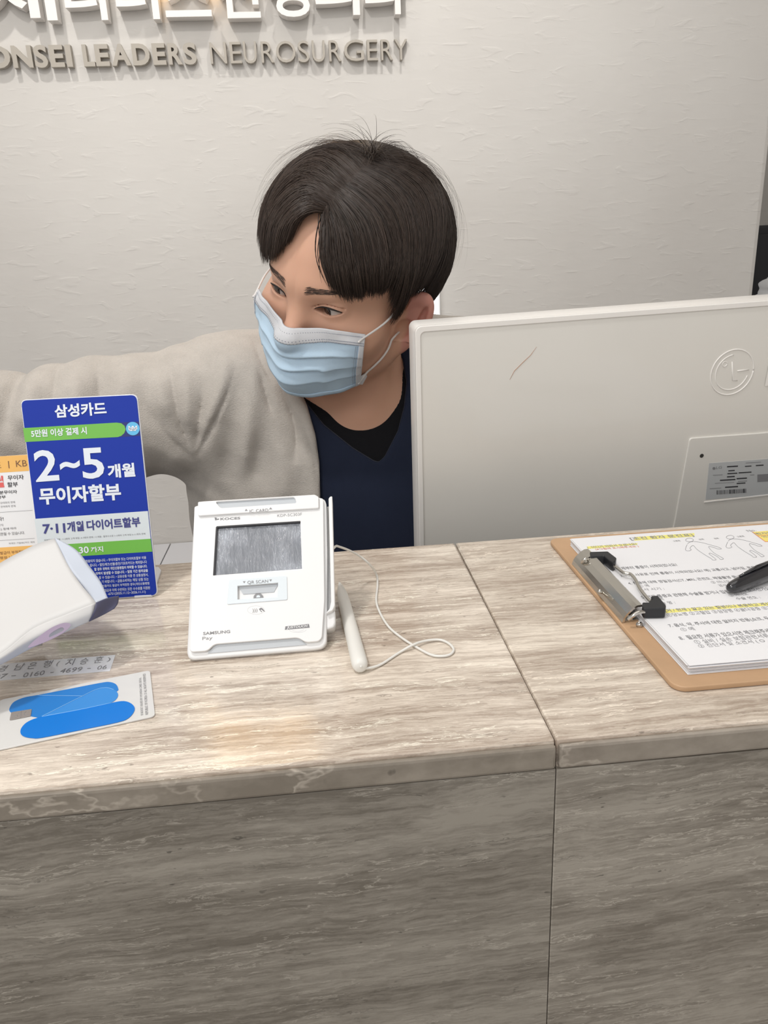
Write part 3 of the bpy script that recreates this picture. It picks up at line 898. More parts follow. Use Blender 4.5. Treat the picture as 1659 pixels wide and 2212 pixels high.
for i, p in enumerate(rt): kd.insert(p, i)
kd.balance()
ci = np.where((vl[:, 2] > .035) & (np.abs(vl[:, 0]) < .11) & (vl[:, 1] < .13) & (vl[:, 1] > -.040))[0]
dk_ = np.array([kd.find(vl[i])[2] for i in ci]); wt = np.zeros(len(vl)); wt[ci] = np.clip((.026 - dk_) / .006, 0, 1); blend(wt, (.035, .025, .020))
wt = np.clip((vl[:, 1] - .02) / .02, 0, 1) * np.clip((vl[:, 2] + .045) / .02, 0, 1) * (np.abs(vl[:, 0]) < .079); blend(wt * (vl[:, 2] > -.06), (.035, .025, .020))
bo.data.attributes['tone'].data.foreach_set('color', np.column_stack([tone, np.ones(len(tone))]).astype(f32).ravel())
#@@SECTION mask
# ------------------------------------------------------------------ face mask
def trace_px(x, y, off=0.0):
    d = RH.T @ ray(x, y); d /= np.linalg.norm(d); o_ = W2L(EYE); t = .5
    for _ in range(90):
        s = float(head((o_ + d * t)[None].astype(f32))[0]) - off
        t += s * .8
        if s < 1e-5: break
    return o_ + d * t, t


def plane_px(x, y, X=0.0):
    d = RH.T @ ray(x, y); o_ = W2L(EYE); d /= np.linalg.norm(d); t = (X - o_[0]) / d[0]; return o_ + d * t, t


cen_px = [(624, 703), (620, 738), (612, 780), (609, 822), (628, 852)]
edge_px = [(789, 722), (786, 750), (783, 778), (780, 804), (777, 829)]
m1_px = [(700, 710), (698, 742), (690, 782), (682, 824), (690, 856)]
m2_px = [(750, 717), (746, 746), (740, 780), (735, 815), (742, 845)]
rows = []
for c, a, b_, e in zip(cen_px, m1_px, m2_px, edge_px):
    pc, tc_ = plane_px(*c); pe, te = trace_px(*e, .005)
    row = [pc]
    for k, (p, fr) in enumerate(((a, .42), (b_, .74))):
        d = RH.T @ ray(*p); d /= np.linalg.norm(d); bulge = .008 * math.sin(fr * PI)
        row.append(W2L(EYE) + d * (tc_ + (te - tc_) * fr - bulge))
    row.append(pe); rows.append(row)
CG = np.array(rows)                                       # 5 x 4 x 3, centre -> his left
full = np.concatenate([(CG * [-1, 1, 1])[:, :0:-1], CG], 1)   # 5 x 7


def resample(A, n, ax_):
    A = np.moveaxis(A, ax_, 0); o_ = catmull(list(A.reshape(len(A), -1)), n).reshape(-1, *A.shape[1:]); return np.moveaxis(o_, 0, ax_)


SURF = resample(resample(full, 14, 0), 14, 1)             # 57 x 85 x 3
nr, nc = SURF.shape[:2]
du = np.gradient(SURF, axis=1); dv = np.gradient(SURF, axis=0); nn = np.cross(du, dv); nn /= np.linalg.norm(nn, axis=2, keepdims=True)
if nn[nr // 2, nc // 2][1] > 0: nn = -nn
vt = np.linspace(0, 1, nr)[:, None]; ut = np.linspace(-1, 1, nc)[None]
pleat = 0
for c, amp in ((.43, .0026), (.60, .0030), (.76, .0028)):
    d = vt - (c + .02 * np.abs(ut)); pleat = pleat + amp * np.where(d < 0, np.exp(-(d / .055) ** 2), -0.25 * np.exp(-(d / .03) ** 2)) * (1 - .85 * np.abs(ut) ** 3)
wr = .0012 * np.sin(ut * 7 + vt * 5) * np.sin(vt * 6) * (1 - ut ** 2) + .0007 * np.sin(ut * 17 - vt * 9) * (1 - ut ** 2)
for _ in range(14):
    dd_ = head(SURF.reshape(-1, 3).astype(f32)).reshape(nr, nc); push = np.clip(.0035 - dd_, 0, .004)
    for _k in range(2): push[1:-1, 1:-1] = np.maximum(push[1:-1, 1:-1], (push[:-2, 1:-1] + push[2:, 1:-1] + push[1:-1, :-2] + push[1:-1, 2:]) / 4)
    SURF = SURF + nn * push[..., None]
SURF = SURF + nn * (pleat + wr)[..., None]
MW = SURF @ RH.T + HC; NW = nn @ RH.T


def mask_mat(blue):
    m = mat('mask_blue' if blue else 'mask_white', (.56, .77, .98) if blue else (.74, .77, .82), .7, .3, bump=.35, bscale=1800)
    b = m.node_tree.nodes['Principled BSDF']; b.inputs['Subsurface Weight'].default_value = .25; b.inputs['Subsurface Radius'].default_value = (.004, .005, .006); b.inputs['Subsurface Scale'].default_value = 1
    return m


M['mask_b'] = mask_mat(True); M['mask_w'] = mask_mat(False)
M['stitch'] = mat('weld_dots', (.20, .23, .30), .7)


def sheet(name, r0, r1, c0, c1, lift, m, parent, th=.0006):
    A = MW[r0:r1 + 1, c0:c1 + 1] + NW[r0:r1 + 1, c0:c1 + 1] * lift; B = A - NW[r0:r1 + 1, c0:c1 + 1] * th
    n, k = A.shape[:2]; V = np.concatenate([A.reshape(-1, 3), B.reshape(-1, 3)]); I = np.arange(n * k).reshape(n, k)
    f = np.stack([I[:-1, :-1], I[:-1, 1:], I[1:, 1:], I[1:, :-1]], -1).reshape(-1, 4); fs = [f, f[:, ::-1] + n * k]
    lp = list(I[0, :]) + list(I[1:, -1]) + list(I[-1, -2::-1]) + list(I[-2:0:-1, 0]); lp = np.array(lp); nx = np.roll(lp, -1)
    fs.append(np.stack([lp, lp + n * k, nx + n * k, nx], -1))
    return mk(name, V, np.concatenate(fs), m, parent, recalc=True)


mk_root = sheet('face_mask', 0, nr - 1, 0, nc - 1, 0, M['mask_b'], None)
mk_root.parent = pr; mk_root.location = -world_loc(pr)
tag(mk_root, 'light blue pleated surgical mask with white border and ear loops')
def mpart(o): return o
sheet('top_band', 0, 13, 0, nc - 1, .0006, M['mask_w'], mk_root)
sheet('bottom_band', nr - 4, nr - 1, 0, nc - 1, .0005, M['mask_b'], mk_root)
sheet('side_band', 0, nr - 1, nc - 5, nc - 1, .0011, M['mask_w'], mk_root)
sheet('side_band', 0, nr - 1, 0, 4, .0011, M['mask_w'], mk_root)
# weld dots
vv, ff = [], []
def dot(r, c, s=.00045):
    i, j = int(r), int(c); i = min(i, nr - 2); j = min(max(j, 0), nc - 2); fr, fc = r - i, c - j
    def mixs(A): return (A[i, j] * (1 - fr) + A[i + 1, j] * fr) * (1 - fc) + (A[i, j + 1] * (1 - fr) + A[i + 1, j + 1] * fr) * fc
    p = mixs(MW); n_ = mixs(NW); a = mixs(np.gradient(MW, axis=1)); a /= np.linalg.norm(a); b_ = np.cross(n_, a)
    k = len(vv); p = p + n_ * .0014
    for x, y in ((-1, -1), (1, -1), (1, 1), (-1, 1)): vv.append(p + a * s * x + b_ * s * y)
    ff.append((k, k + 1, k + 2, k + 3))
for k in range(100): dot(3.5, 1 + k * (nc - 3) / 99, .00032)
for k in range(84): dot(10.2, 1 + k * (nc - 3) / 83, .00042); dot(12.4, 1.4 + k * (nc - 3) / 83, .00042)
for k in range(56):
    for c in (nc - 6.2, nc - 7.4, 5.2, 6.4): dot(14 + k * (nr - 18) / 55, c, .00028)
mk('weld_dots', np.array(vv), ff, M['stitch'], mk_root, smooth=False)['kind'] = 'stuff'
M['loop'] = mat('elastic', (.78, .76, .74), .8)
# ear loops
for s in (1, -1):
    cpt = nc - 3 if s > 0 else 2
    top = (MW[5, cpt] + NW[5, cpt] * .0018); bot = (MW[nr - 3, cpt] + NW[nr - 3, cpt] * .001)
    def lm(x, y, z): return L2W((s * x, y, z))
    et, _t = trace_px(872, 652, .0015); eb, _t = trace_px(853, 726, .0015)
    if s < 0: et = et * [-1, 1, 1]; eb = eb * [-1, 1, 1]
    et, eb = L2W(et), L2W(eb)
    mid1 = (top + et) / 2 + (RH @ np.array([s * .004, -.002, 0])); mid2 = (bot + eb) / 2 + (RH @ np.array([s * .003, -.001, 0]))
    path = catmull([top - (et - top) * .10, top, mid1, et, lm(.073, .010, .016), lm(.074, .016, .0), lm(.070, .012, -.022), eb, eb * .75 + bot * .25, mid2, eb * .25 + bot * .75, bot], 8)
    pl_ = W2L(path)
    n_ = len(pl_); act = (np.arange(n_) <= 24) | (np.arange(n_) >= n_ - 1 - 32); act = act[:, None]
    for _k in range(12):
        dd_ = head(pl_.astype(f32)); gr = np.stack([head((pl_ + e_).astype(f32)) - dd_ for e_ in np.eye(3) * .0015], 1); gr /= np.linalg.norm(gr, axis=1, keepdims=True) + 1e-9
        pl_ = pl_ + np.clip(.0016 - dd_, 0, .004)[:, None] * gr * act
    path = L2W(pl_)
    tube('ear_loop', path, .0011, M['loop'], mk_root, 8)
    # folded tab at the lower corner
e0 = MW[nr - 1, nc - 2]; e1 = MW[nr - 10, nc - 1]; tp = gy(803, 796, e0[1] + .012); tq = gy(783, 831, e0[1] + .006)
mk('corner_tab', [e1, tp, tq, e0, e1 + [0, .001, 0], tp + [0, .001, 0], tq + [0, .001, 0], e0 + [0, .001, 0]], [(0, 1, 2, 3), (7, 6, 5, 4), (0, 4, 5, 1), (1, 5, 6, 2), (2, 6, 7, 3), (3, 7, 4, 0)], M['mask_w'], mk_root, smooth=False)
#@@SECTION clothes
# ------------------------------------------------------------------ clothes
def xz(pts, Y=.86): return np.array([gy(x, y, Y)[[0, 2]] for x, y in pts])


def poly_sd(X, Z, poly):
    d = np.full(X.shape, 1e9, f32); s = np.ones(X.shape, bool); n = len(poly)
    for i in range(n):
        a, b_ = poly[i], poly[i - 1]; ex, ez = b_[0] - a[0], b_[1] - a[1]; wx, wz = X - a[0], Z - a[1]
        t = np.clip((wx * ex + wz * ez) / (ex * ex + ez * ez), 0, 1); d = np.minimum(d, (wx - t * ex) ** 2 + (wz - t * ez) ** 2)
        c1, c2, c3 = Z >= a[1], Z < b_[1], ex * wz > ez * wx
        s ^= (c1 & c2 & c3) | (~c1 & ~c2 & ~c3)
    return np.where(s, 1, -1) * np.sqrt(d)


def line_d(X, Z, pl):
    d = np.full(X.shape, 1e9, f32)
    for a, b_ in zip(pl[:-1], pl[1:]):
        ex, ez = b_ - a; wx, wz = X - a[0], Z - a[1]; t = np.clip((wx * ex + wz * ez) / (ex * ex + ez * ez), 0, 1)
        d = np.minimum(d, (wx - t * ex) ** 2 + (wz - t * ez) ** 2)
    return np.sqrt(d)


neck_poly = xz(catmull([(600, 800), (640, 845), (672, 868), (720, 888), (780, 897), (825, 890), (858, 868), (868, 830), (862, 790), (848, 748), (850, 700), (840, 560), (640, 560)], 5, True), .88)
v_poly = xz([(620, 780), (652, 862), (700, 918), (760, 962), (806, 988), (816, 990), (828, 980), (858, 930), (874, 880), (882, 830), (876, 785), (864, 745), (850, 560), (640, 560)], .87)
open_poly = xz([(560, 700), (600, 770), (640, 838), (664, 885), (682, 945), (690, 1000), (692, 1080), (692, 1700), (1200, 1700), (1080, 1000), (950, 790), (893, 731), (872, 690), (830, 560), (640, 560)], .855)


def tee(P):
    d = torso(P) - .004; p = poly_sd(P[:, 0], P[:, 2], neck_poly)
    d = smax(d, -np.maximum(p, P[:, 1] - .965), .003)
    return np.maximum(np.maximum(d, P[:, 2] - 1.262), .95 - P[:, 2])


def scrub(P):
    X, Z = P[:, 0], P[:, 2]
    d = torso(P) - .009
    d = d + .0018 * np.sin(X * 60 + Z * 25) * np.clip((1.13 - Z) * 12, 0, 1)
    p = poly_sd(X, Z, v_poly); d = smax(d, -np.maximum(p, P[:, 1] - .975), .002)
    return np.maximum(np.maximum(d, Z - 1.265), .66 - Z)


FOLDS = [([(352, 770), (368, 830), (389, 915), (412, 985)], -.0060, .0045), ([(436, 815), (434, 870), (428, 925), (420, 980)], -.0065, .0055),
         ([(506, 785), (497, 835), (474, 889), (446, 945), (420, 995)], -.0055, .0040), ([(524, 790), (515, 850), (503, 915), (492, 980), (488, 1050)], -.0055, .0130),
         ([(552, 785), (566, 831), (579, 874), (590, 905)], -.0055, .0040), ([(598, 826), (616, 865), (633, 909), (640, 955), (636, 1000)], -.0075, .0048),
         ([(606, 835), (631, 888), (658, 945), (682, 1008), (688, 1080)], -.0045, .0032), ([(538, 738), (552, 770), (570, 805), (592, 838)], -.0035, .0034),
         ([(480, 770), (480, 830), (462, 885), (438, 935)], .0050, .0080), ([(400, 790), (405, 850), (410, 920)], .0045, .0080), ([(540, 800), (540, 870), (534, 950), (525, 1040)], .0050, .0110),
         ([(592, 900), (606, 960), (612, 1030), (608, 1100)], .0050, .0110), ([(652, 900), (670, 955), (680, 1010)], .0025, .0050),
         ([(562, 920), (560, 980), (552, 1060)], -.0045, .0110), ([(648, 1000), (652, 1050), (646, 1110)], -.0035, .0110),
         ([(280, 830), (320, 890), (370, 950), (415, 1000)], -.0050, .0065), ([(250, 870), (310, 940), (380, 1000), (420, 1025)], .0040, .0110), ([(320, 790), (345, 840), (370, 900)], .0040, .0085),
         ([(195, 785), (215, 850), (232, 940)], -.0065, .0065), ([(145, 780), (170, 840), (178, 910)], .0050, .0120), ([(100, 775), (118, 840), (122, 930)], -.0050, .0070),
         ([(55, 775), (70, 840), (75, 930)], .0055, .0120), ([(20, 775), (30, 850), (30, 940)], -.0050, .0080)]
FOLDS = [(xz(catmull(p, 4), .86).astype(f32), a, w_) for p, a, w_ in FOLDS]


def fold(X, Z, pl, a, wd):
    seg = np.linalg.norm(np.diff(pl, axis=0), axis=1); tot = seg.sum(); d2 = np.full(X.shape, 1e9, f32); sp = np.zeros(X.shape, f32); acc = 0
    for p, q_, L_ in zip(pl[:-1], pl[1:], seg):
        ex, ez = q_ - p; wx, wz = X - p[0], Z - p[1]; t = np.clip((wx * ex + wz * ez) / (ex * ex + ez * ez), 0, 1)
        dd = (wx - t * ex) ** 2 + (wz - t * ez) ** 2; m_ = dd < d2; d2 = np.where(m_, dd, d2); sp = np.where(m_, (acc + t * L_) / tot, sp); acc += L_
    prof = np.exp(-d2 / wd ** 2) if wd > .0075 else np.exp(-np.sqrt(d2 + 1e-7) / wd)
    return abs(a) * prof * np.clip(sp * 2.6, 0, 1) * np.clip((1 - sp) * 4 + .05, 0, 1)


def knit(P, sleeves=True):
    X, Z = P[:, 0], P[:, 2]
    t = torso(P); 
    t = smin(t, ell(P, (.04, .958, 1.03), (.205, .105, .20)), .03)
    for a, b_, c, r in ((R_SH, R_EL, R_WR, .060), (L_SH, L_EL, L_WR, .052)):
        t = smin(t, cap(P, a, b_, r + .001, r - .000), .055); t = smin(t, cap(P, b_, c, r - .000, .036), .03)
    d = t - .013
    # broad bagginess
    w_ = np.clip((.96 - P[:, 1]) * 30, 0, 1)
    ng = 0; po = 0
    for pl, a, wd in FOLDS:
        g_ = fold(X, Z, pl, a, wd)
        if a < 0: ng = np.maximum(ng, g_)
        else: po = np.maximum(po, g_)
    d = d + (ng - po) * w_
    d = np.minimum(d, torso(P) - .0115)
    d = d - .0030 * np.sin(X * 46 + 1.0) * np.exp(-((X + .32) / .16) ** 2) - .0009 * np.sin(X * 130 + Z * 60 + 2 * np.sin(Z * 70)) * np.clip((-.05 - X) * 8, 0, 1)
    return d


def cardigan(P):
    d = knit(P); X, Z = P[:, 0], P[:, 2]
    p = poly_sd(X, Z, open_poly.astype(f32)); d = smax(d, -np.maximum(p, P[:, 1] - .975), .006)
    # hem, cuffs and the hole for the neck
    d = np.maximum(d, .70 - Z); d = np.maximum(d, -(P - np.array(R_WR, f32)) @ np.array([.9, .35, .05], f32) - .0)
    d = np.maximum(d, np.minimum((P - np.array(L_WR, f32)) @ np.array([-.36, -.80, -.48], f32), .12 - sph(P, L_WR, 0)))
    inner = np.minimum(torso(P) - .0075, knit(P) + .007)
    arms = np.minimum(cap(P, R_EL, R_WR, .030, .024), cap(P, L_EL, L_WR, .030, .024))
    return smax(d, -sph(P, (.068, .935, 1.265), .066), .006)


def cloth_mat(name, c, bump, bs, sheen, rough=.9, stretch=(1, 1, 1), var=.05):
    m = bpy.data.materials.new(name); m.use_nodes = True; nt = m.node_tree; b = nt.nodes['Principled BSDF']; L = nt.links.new
    tc = N(nt, 'ShaderNodeTexCoord'); mp = N(nt, 'ShaderNodeMapping'); mp.inputs['Scale'].default_value = stretch; L(tc.outputs['Object'], mp.inputs[0])
    n1 = N(nt, 'ShaderNodeTexNoise', i_Scale=bs, i_Detail=4.0, i_Roughness=.65); L(mp.outputs[0], n1.inputs['Vector'])
    n2 = N(nt, 'ShaderNodeTexNoise', i_Scale=45.0, i_Detail=3.0); L(tc.outputs['Object'], n2.inputs['Vector'])
    a = N(nt, 'ShaderNodeMath', operation='ADD'); L(n1.outputs[0], a.inputs[0]); L(n2.outputs[0], a.inputs[1])
    mr = N(nt, 'ShaderNodeMapRange'); L(a.outputs[0], mr.inputs[0]); mr.inputs[1].default_value = .7; mr.inputs[2].default_value = 1.3; mr.inputs[3].default_value = 1 - var; mr.inputs[4].default_value = 1 + var
    vm = N(nt, 'ShaderNodeVectorMath', operation='SCALE'); vm.inputs[0].default_value = c; L(mr.outputs[0], vm.inputs['Scale']); L(vm.outputs[0], b.inputs['Base Color'])
    b.inputs['Roughness'].default_value = rough; b.inputs['Sheen Weight'].default_value = sheen; b.inputs['Sheen Roughness'].default_value = .4; b.inputs['Specular IOR Level'].default_value = .2
    bp = N(nt, 'ShaderNodeBump', i_Strength=bump, i_Distance=.0012); L(n1.outputs[0], bp.inputs['Height']); L(bp.outputs[0], b.inputs['Normal'])
    return m


M['tee'] = cloth_mat('black_cotton', (.008, .008, .010), .3, 900, .1)
M['scrub'] = cloth_mat('navy_cotton', (.014, .020, .042), .25, 1100, .15, .8)
M['knit'] = cloth_mat('beige_knit', (.54, .50, .455), .9, 520, .25, .95, (1, 1, 2.2), .09)
ax_t = (axis(-.16, .28, -.02, .13, .0022, .005), axis(.80, 1.08, .82, .96, .0022, .005), axis(.93, 1.29, 1.10, 1.27, .0022, .005))
v, q = sdf_mesh(tee, ax_t); v, q = keep_largest(v, q); tag(mk('undershirt', v, q, M['tee'], pr), 'black crew neck undershirt')
ax_s = (axis(-.16, .30, -.02, .13, .0020, .006), axis(.78, 1.14, .81, .96, .0020, .006), axis(.64, 1.30, 1.06, 1.27, .0020, .006))
v, q = sdf_mesh(scrub, ax_s); v, q = keep_largest(v, q); tag(mk('scrub_top', v, q, M['scrub'], pr), 'navy V-neck top')
ax_c = (axis(-.64, .40, -.36, .02, .0022, .006), axis(.68, 1.16, .80, .96, .0022, .006), axis(.66, 1.30, 1.06, 1.28, .0022, .006))
v, q = sdf_mesh(cardigan, ax_c, 1.7); v, q = keep_largest(v, q); tag(mk('cardigan', v, q, M['knit'], pr), 'oatmeal beige knit cardigan')


def trousers(P):
    d = ell(P, (.07, 1.00, .68), (.175, .140, .10))
    for s in (-1, 1):
        hip = (.07 + s * .09, .98, .650); kn = (.07 + s * .13, .80, .620); an = (.07 + s * .13, .84, .10)
        d = smin(d, cap(P, hip, kn, .080, .058), .04); d = smin(d, cap(P, kn, an, .058, .046), .02)
    return d
M['trouser'] = cloth_mat('dark_trouser', (.02, .022, .03), .3, 900, .1)
v, q = sdf_mesh(trousers, (axis(-.2, .34, 0, .1, .008, .010), axis(.58, 1.2, .7, .8, .008, .010), axis(.05, .84, .5, .6, .008, .010))); mk('trousers', v, q, M['trouser'], pr)
for s in (-1, 1):
    def shoe(P, s=s): x = .07 + s * .13; d = smin(ell(P, (x, .80, .032), (.045, .13, .034)), cap(P, (x, .84, .05), (x, .84, .13), .042, .04), .03); return np.maximum(d, -P[:, 2])
    v, q = sdf_mesh(shoe, (axis(.0 + s * .13, .14 + s * .13, .05 + s * .13, .09 + s * .13, .005, .006), axis(.64, .96, .75, .85, .005, .006), axis(-.02, .2, .02, .1, .005, .006))); mk('shoe', v, q, M['black'], pr)
st = root('stool', (.07, 1.02, 0), 'round black seat stool under the man, hidden by the counter', 'stool')
def disc(c, r, z0, z1, n=32): return [(c[0] + r * math.cos(2 * PI * k / n), c[1] + r * math.sin(2 * PI * k / n), z) for z in (z0, z1) for k in range(n)], [tuple(range(n))[::-1], tuple(range(n, 2 * n))] + [(k, (k + 1) % n, n + (k + 1) % n, n + k) for k in range(n)]
vv, ff = disc((.07, 1.02), .18, .49, .545); mk('seat', vv, ff, M['black'], st, False)
vv, ff = disc((.07, 1.02), .025, .03, .49, 16); mk('pole', vv, ff, M['white_edge'], st, False)
vv, ff = disc((.07, 1.02), .21, .0, .03); mk('base', vv, ff, M['white_edge'], st, False)
#@@SECTION monitor
# ------------------------------------------------------------------ monitor seen from behind
A_ = gy(897, 706, .68); Bm = gy(1659, 649, .705); Cm = gy(903, 1178, .705)
PM = Panel(A_, Bm - A_, A_ - Cm)
mon = root('monitor', tuple(PM.W([(.3, -.50, -.06)])[0]), 'large white computer monitor seen from behind at the right of the counter', 'monitor')
mon.location.z = .765
M['mon'] = mat('monitor_cover', (.72, .70, .655), .25, .5, coat=.2, var=.02, vscale=6)
M['mon_rim'] = mat('monitor_rim', (.80, .775, .74), .3)
PM.plate('screen_shell', [rrect(0, -.372, .62, 0, .006)], -.030, -.0035, M['mon_rim'], mon, .0015)
PM.plate('rim', [rrect(0, -.372, .62, 0, .006), rrect(.0048, -.366, .615, -.0052, .004)], -.0045, .0, M['mon_rim'], mon, .0006)
PM.plate('back_cover', [rrect(.0045, -.3665, .6155, -.0048, .004)], -.006, -.0012, M['mon'], mon, .0005)
hs = [PM.uv(1489, 946), PM.uv(1640, 935), (.60, PM.uv(1640, 935)[1]), (.60, -.33), (PM.uv(1440, 1150)[0], -.33), PM.uv(1458, 1120)]
PM.plate('socket_housing', [rpoly(hs, .004)], -.0014, .0006, M['mon'], mon, .0009)
lg = [PM.uv(1520, 1083), (.58, PM.uv(1520, 1083)[1]), (.58, PM.uv(1520, 1085.5)[1]), PM.uv(1520, 1085.5)]
PM.plate('ledge', [lg], .0004, .0013, M['mon_rim'], mon)
def arc_px(cx, cy, r, a0, a1, n=40):
    c = PM.uv(cx, cy); rr = abs(PM.uv(cx + r, cy)[0] - c[0]); return [(*(c + rr * np.array([math.cos(math.radians(a)), math.sin(math.radians(a))])), .0) for a in np.linspace(a0, a1, n)]
for nm, pts, r in (('logo_ring', arc_px(1583, 805, 45, 0, 360, 60), .0007), ('logo_letter', arc_px(1583, 805, 35, 95, 345, 40), .0006)):
    tube(nm, PM.W([(p[0], p[1], -.0012) for p in pts]), r, M['mon_rim'], mon, 8)
for pts in ([(1619, 799), (1594, 802)], [(1583, 782), (1584, 822), (1594, 822)]):
    tube('logo_letter', PM.W([(*PM.uv(*p), -.0011) for p in pts]), .0006, M['mon_rim'], mon, 8)
dp = arc_px(1567, 787, 5, 0, 360, 20); tube('logo_dot', PM.W([(p[0], p[1], -.0012) for p in dp]), .0005, M['mon_rim'], mon, 6)
for ch, x0, x1 in (('L', 1652, 1690), ('G', 1702, 1760)):
    o_ = PM.text('logo_text', ch, (x0, 834), (x1, 834 - (x1 - x0) * .075), 68, M['mon_rim'], mon, z=-.0002, bold=-.01)
hp_ = PM.uv(1515, 984); PM.plate('screw_hole', [[(hp_[0] + .0021 * math.cos(a), hp_[1] + .0021 * math.sin(a)) for a in np.linspace(0, 2 * PI, 20)[:-1]]], .0004, .0009, mat('hole', (.03, .028, .025), .8), mon)
M['label_s'] = mat('silver_label', (.60, .62, .63), .35, metal=.2)
M['ink'] = mat('ink', (.03, .03, .035), .6); M['ink_g'] = mat('ink_grey', (.22, .22, .23), .6)
PM.plate('rating_label', [PM.px([(1531, 1000), (1720, 986), (1720, 1064), (1523, 1079)])], .0006, .0008, M['label_s'], mon)
s7 = lambda x, y: (1200 + x * .2767, 700 + y * .2767)
def bar(P, p0, p1, h, m, parent, name='print_bar', z=.0010):
    a, b_ = P.uv(*p0), P.uv(*p1); c = P.uv(p0[0], p0[1] - h); d = c - a; return P.plate(name, [[a, b_, b_ + d, a + d]], z - .00005, z, m, parent)
for x0, x1, y, h in ((1335, 1420, 1116, 9), (1475, 1525, 1112, 7), (1560, 1620, 1106, 8), (1345, 1395, 1147, 8), (1338, 1415, 1170, 8), (1425, 1525, 1163, 8), (1335, 1395, 1195, 9), (1280, 1400, 1222, 9), (1410, 1490, 1209, 9), (1410, 1478, 1246, 8), (1320, 1420, 1276, 9), (1240, 1390, 1242, 3), (1225, 1300, 1180, 4), (1200, 1290, 1284, 4), (1515, 1548, 1178, 4), (1480, 1600, 1084, 4), (1420, 1490, 1228, 5)):
    bar(PM, s7(x0, y), s7(x1, y - (x1 - x0) * .06), h * .2767, M['ink'] if h > 5 else M['ink_g'], mon)
x = 1255
while x < 1480:
    wd = random.choice((2, 3, 5, 8)); bar(PM, s7(x, 1328 - (x - 1255) * .06), s7(x + wd, 1328 - (x - 1255) * .06), 9, M['ink_g'] if random.random() < .6 else M['ink'], mon, 'barcode_bar'); x += wd + random.choice((2, 3, 4))
PM.text('print_line', 'LG', s7(1252, 1132), s7(1297, 1128), 5.5, M['ink_g'], mon, z=.0010)
d_ = [(*PM.uv(*s7(1233 + 11 * math.cos(a), 1124 + 11 * math.sin(a))),) for a in np.linspace(0, 2 * PI, 14)[:-1]]
PM.plate('label_logo', [d_], .0008, .0010, M['ink_g'], mon)
bar(PM, s7(1572, 1230), s7(1700, 1222), 16, M['ink_g'], mon)
M['scratch'] = mat('brown_scratch', (.42, .20, .12), .7)
tube('scratch', PM.W([(*PM.uv(x, y), -.0011) for x, y in ((1160, 750), (1147, 768), (1130, 784), (1112, 802), (1102, 821))]), [.0001, .0002, .00025, .00025, .0001], M['scratch'], mon, 5)
# stand
tube('stand_neck', [PM.W([(.31, -.26, -.05)])[0], PM.W([(.31, -.36, -.055)])[0] * [1, 1, 0] + [0, .0, .79], PM.W([(.31, -.36, -.055)])[0] * [1, 1, 0] + [0, 0, .770]], .022, M['mon_rim'], mon, 16)
bq = PM.W([(.31, -.3, -.055)])[0]; vv, ff = disc((bq[0], min(bq[1], .735)), .095, .7655, .774, 40); mk('stand_base', vv, ff, M['mon_rim'], mon, False)

#@@SECTION items
# ------------------------------------------------------------------ printed notice cards
PC = Panel((0, 0, CT), (1, 0, 0), (0, 1, 0))
B0, B1 = gz(98, 1305, CT + .0006), gz(341, 1288, CT + .0006)
T0 = EYE + ray(170, 857) * .566
PB = Panel(B0, B1 - B0, T0 - (B0 + B1) / 2)
M['blue'] = mat('card_blue', (.008, .034, .34), .5, .25); M['blue_d'] = mat('card_blue_dark', (.010, .018, .16), .4)
M['green'] = mat('card_green', (.16, .47, .07), .35); M['cyan'] = mat('card_cyan', (.12, .48, .78), .35)
M['pale'] = mat('card_pale', (.66, .72, .75), .35); M['prw'] = mat('print_white', (.74, .79, .86), .5); M['prb'] = mat('print_navy', (.045, .05, .22), .5)
M['acr'] = mat('acrylic_white', (.78, .80, .84), .15)
k3 = lambda x, y: (x * .28933, 820 + y * .28933)
bc = root('notice_card', tuple((B0 + B1) / 2), 'tall blue and green card leaning upright, with 2~5 printed large in white', 'card', 'payment notice cards')
out = [PB.uv(43.2, 863.5), PB.uv(296, 851), PB.uv(341, 1287), PB.uv(97, 1304)]
PB.plate('acrylic_sheet', [rpoly(out, .0045)], -.0026, -.0006, M['acr'], bc, .0004)
inn = [np.array(p) + np.array(q_) * .0007 for p, q_ in zip(out, ((1, -1), (-1, -1), (-1, 1), (1, 1)))]
PB.plate('card_print', [rpoly(inn, .0042)], -.0006, .0, M['blue'], bc)


def kp(P, pts, kf): return [P.uv(*kf(*p)) for p in pts]


PB.plate('green_band', [catmull(kp(PB, [(172, 362), (300, 355), (600, 337), (870, 321), (905, 326), (930, 345), (938, 372), (928, 400), (905, 420), (880, 429), (600, 443), (300, 460), (187, 466)], k3), 1)], 0, .0001, M['green'], bc)
PB.plate('dark_corner', [kp(PB, [(880, 322), (1036, 313), (1046, 420), (870, 430)], k3)], -.00001, .00006, M['blue_d'], bc)
cc = PB.uv(*k3(992, 366)); PB.plate('won_badge', [[(cc[0] + .0050 * math.cos(a), cc[1] + .0050 * math.sin(a)) for a in np.linspace(0, 2 * PI, 40)[:-1]]], .0001, .00025, M['cyan'], bc)
PB.plate('pale_band', [kp(PB, [(257, 1040), (1104, 981), (1125, 1188), (284, 1242)], k3)], 0, .0001, M['pale'], bc)
PB.plate('green_band', [kp(PB, [(284, 1242), (1125, 1188), (1137, 1284), (295, 1338)], k3)], 0, .0001, M['green'], bc)
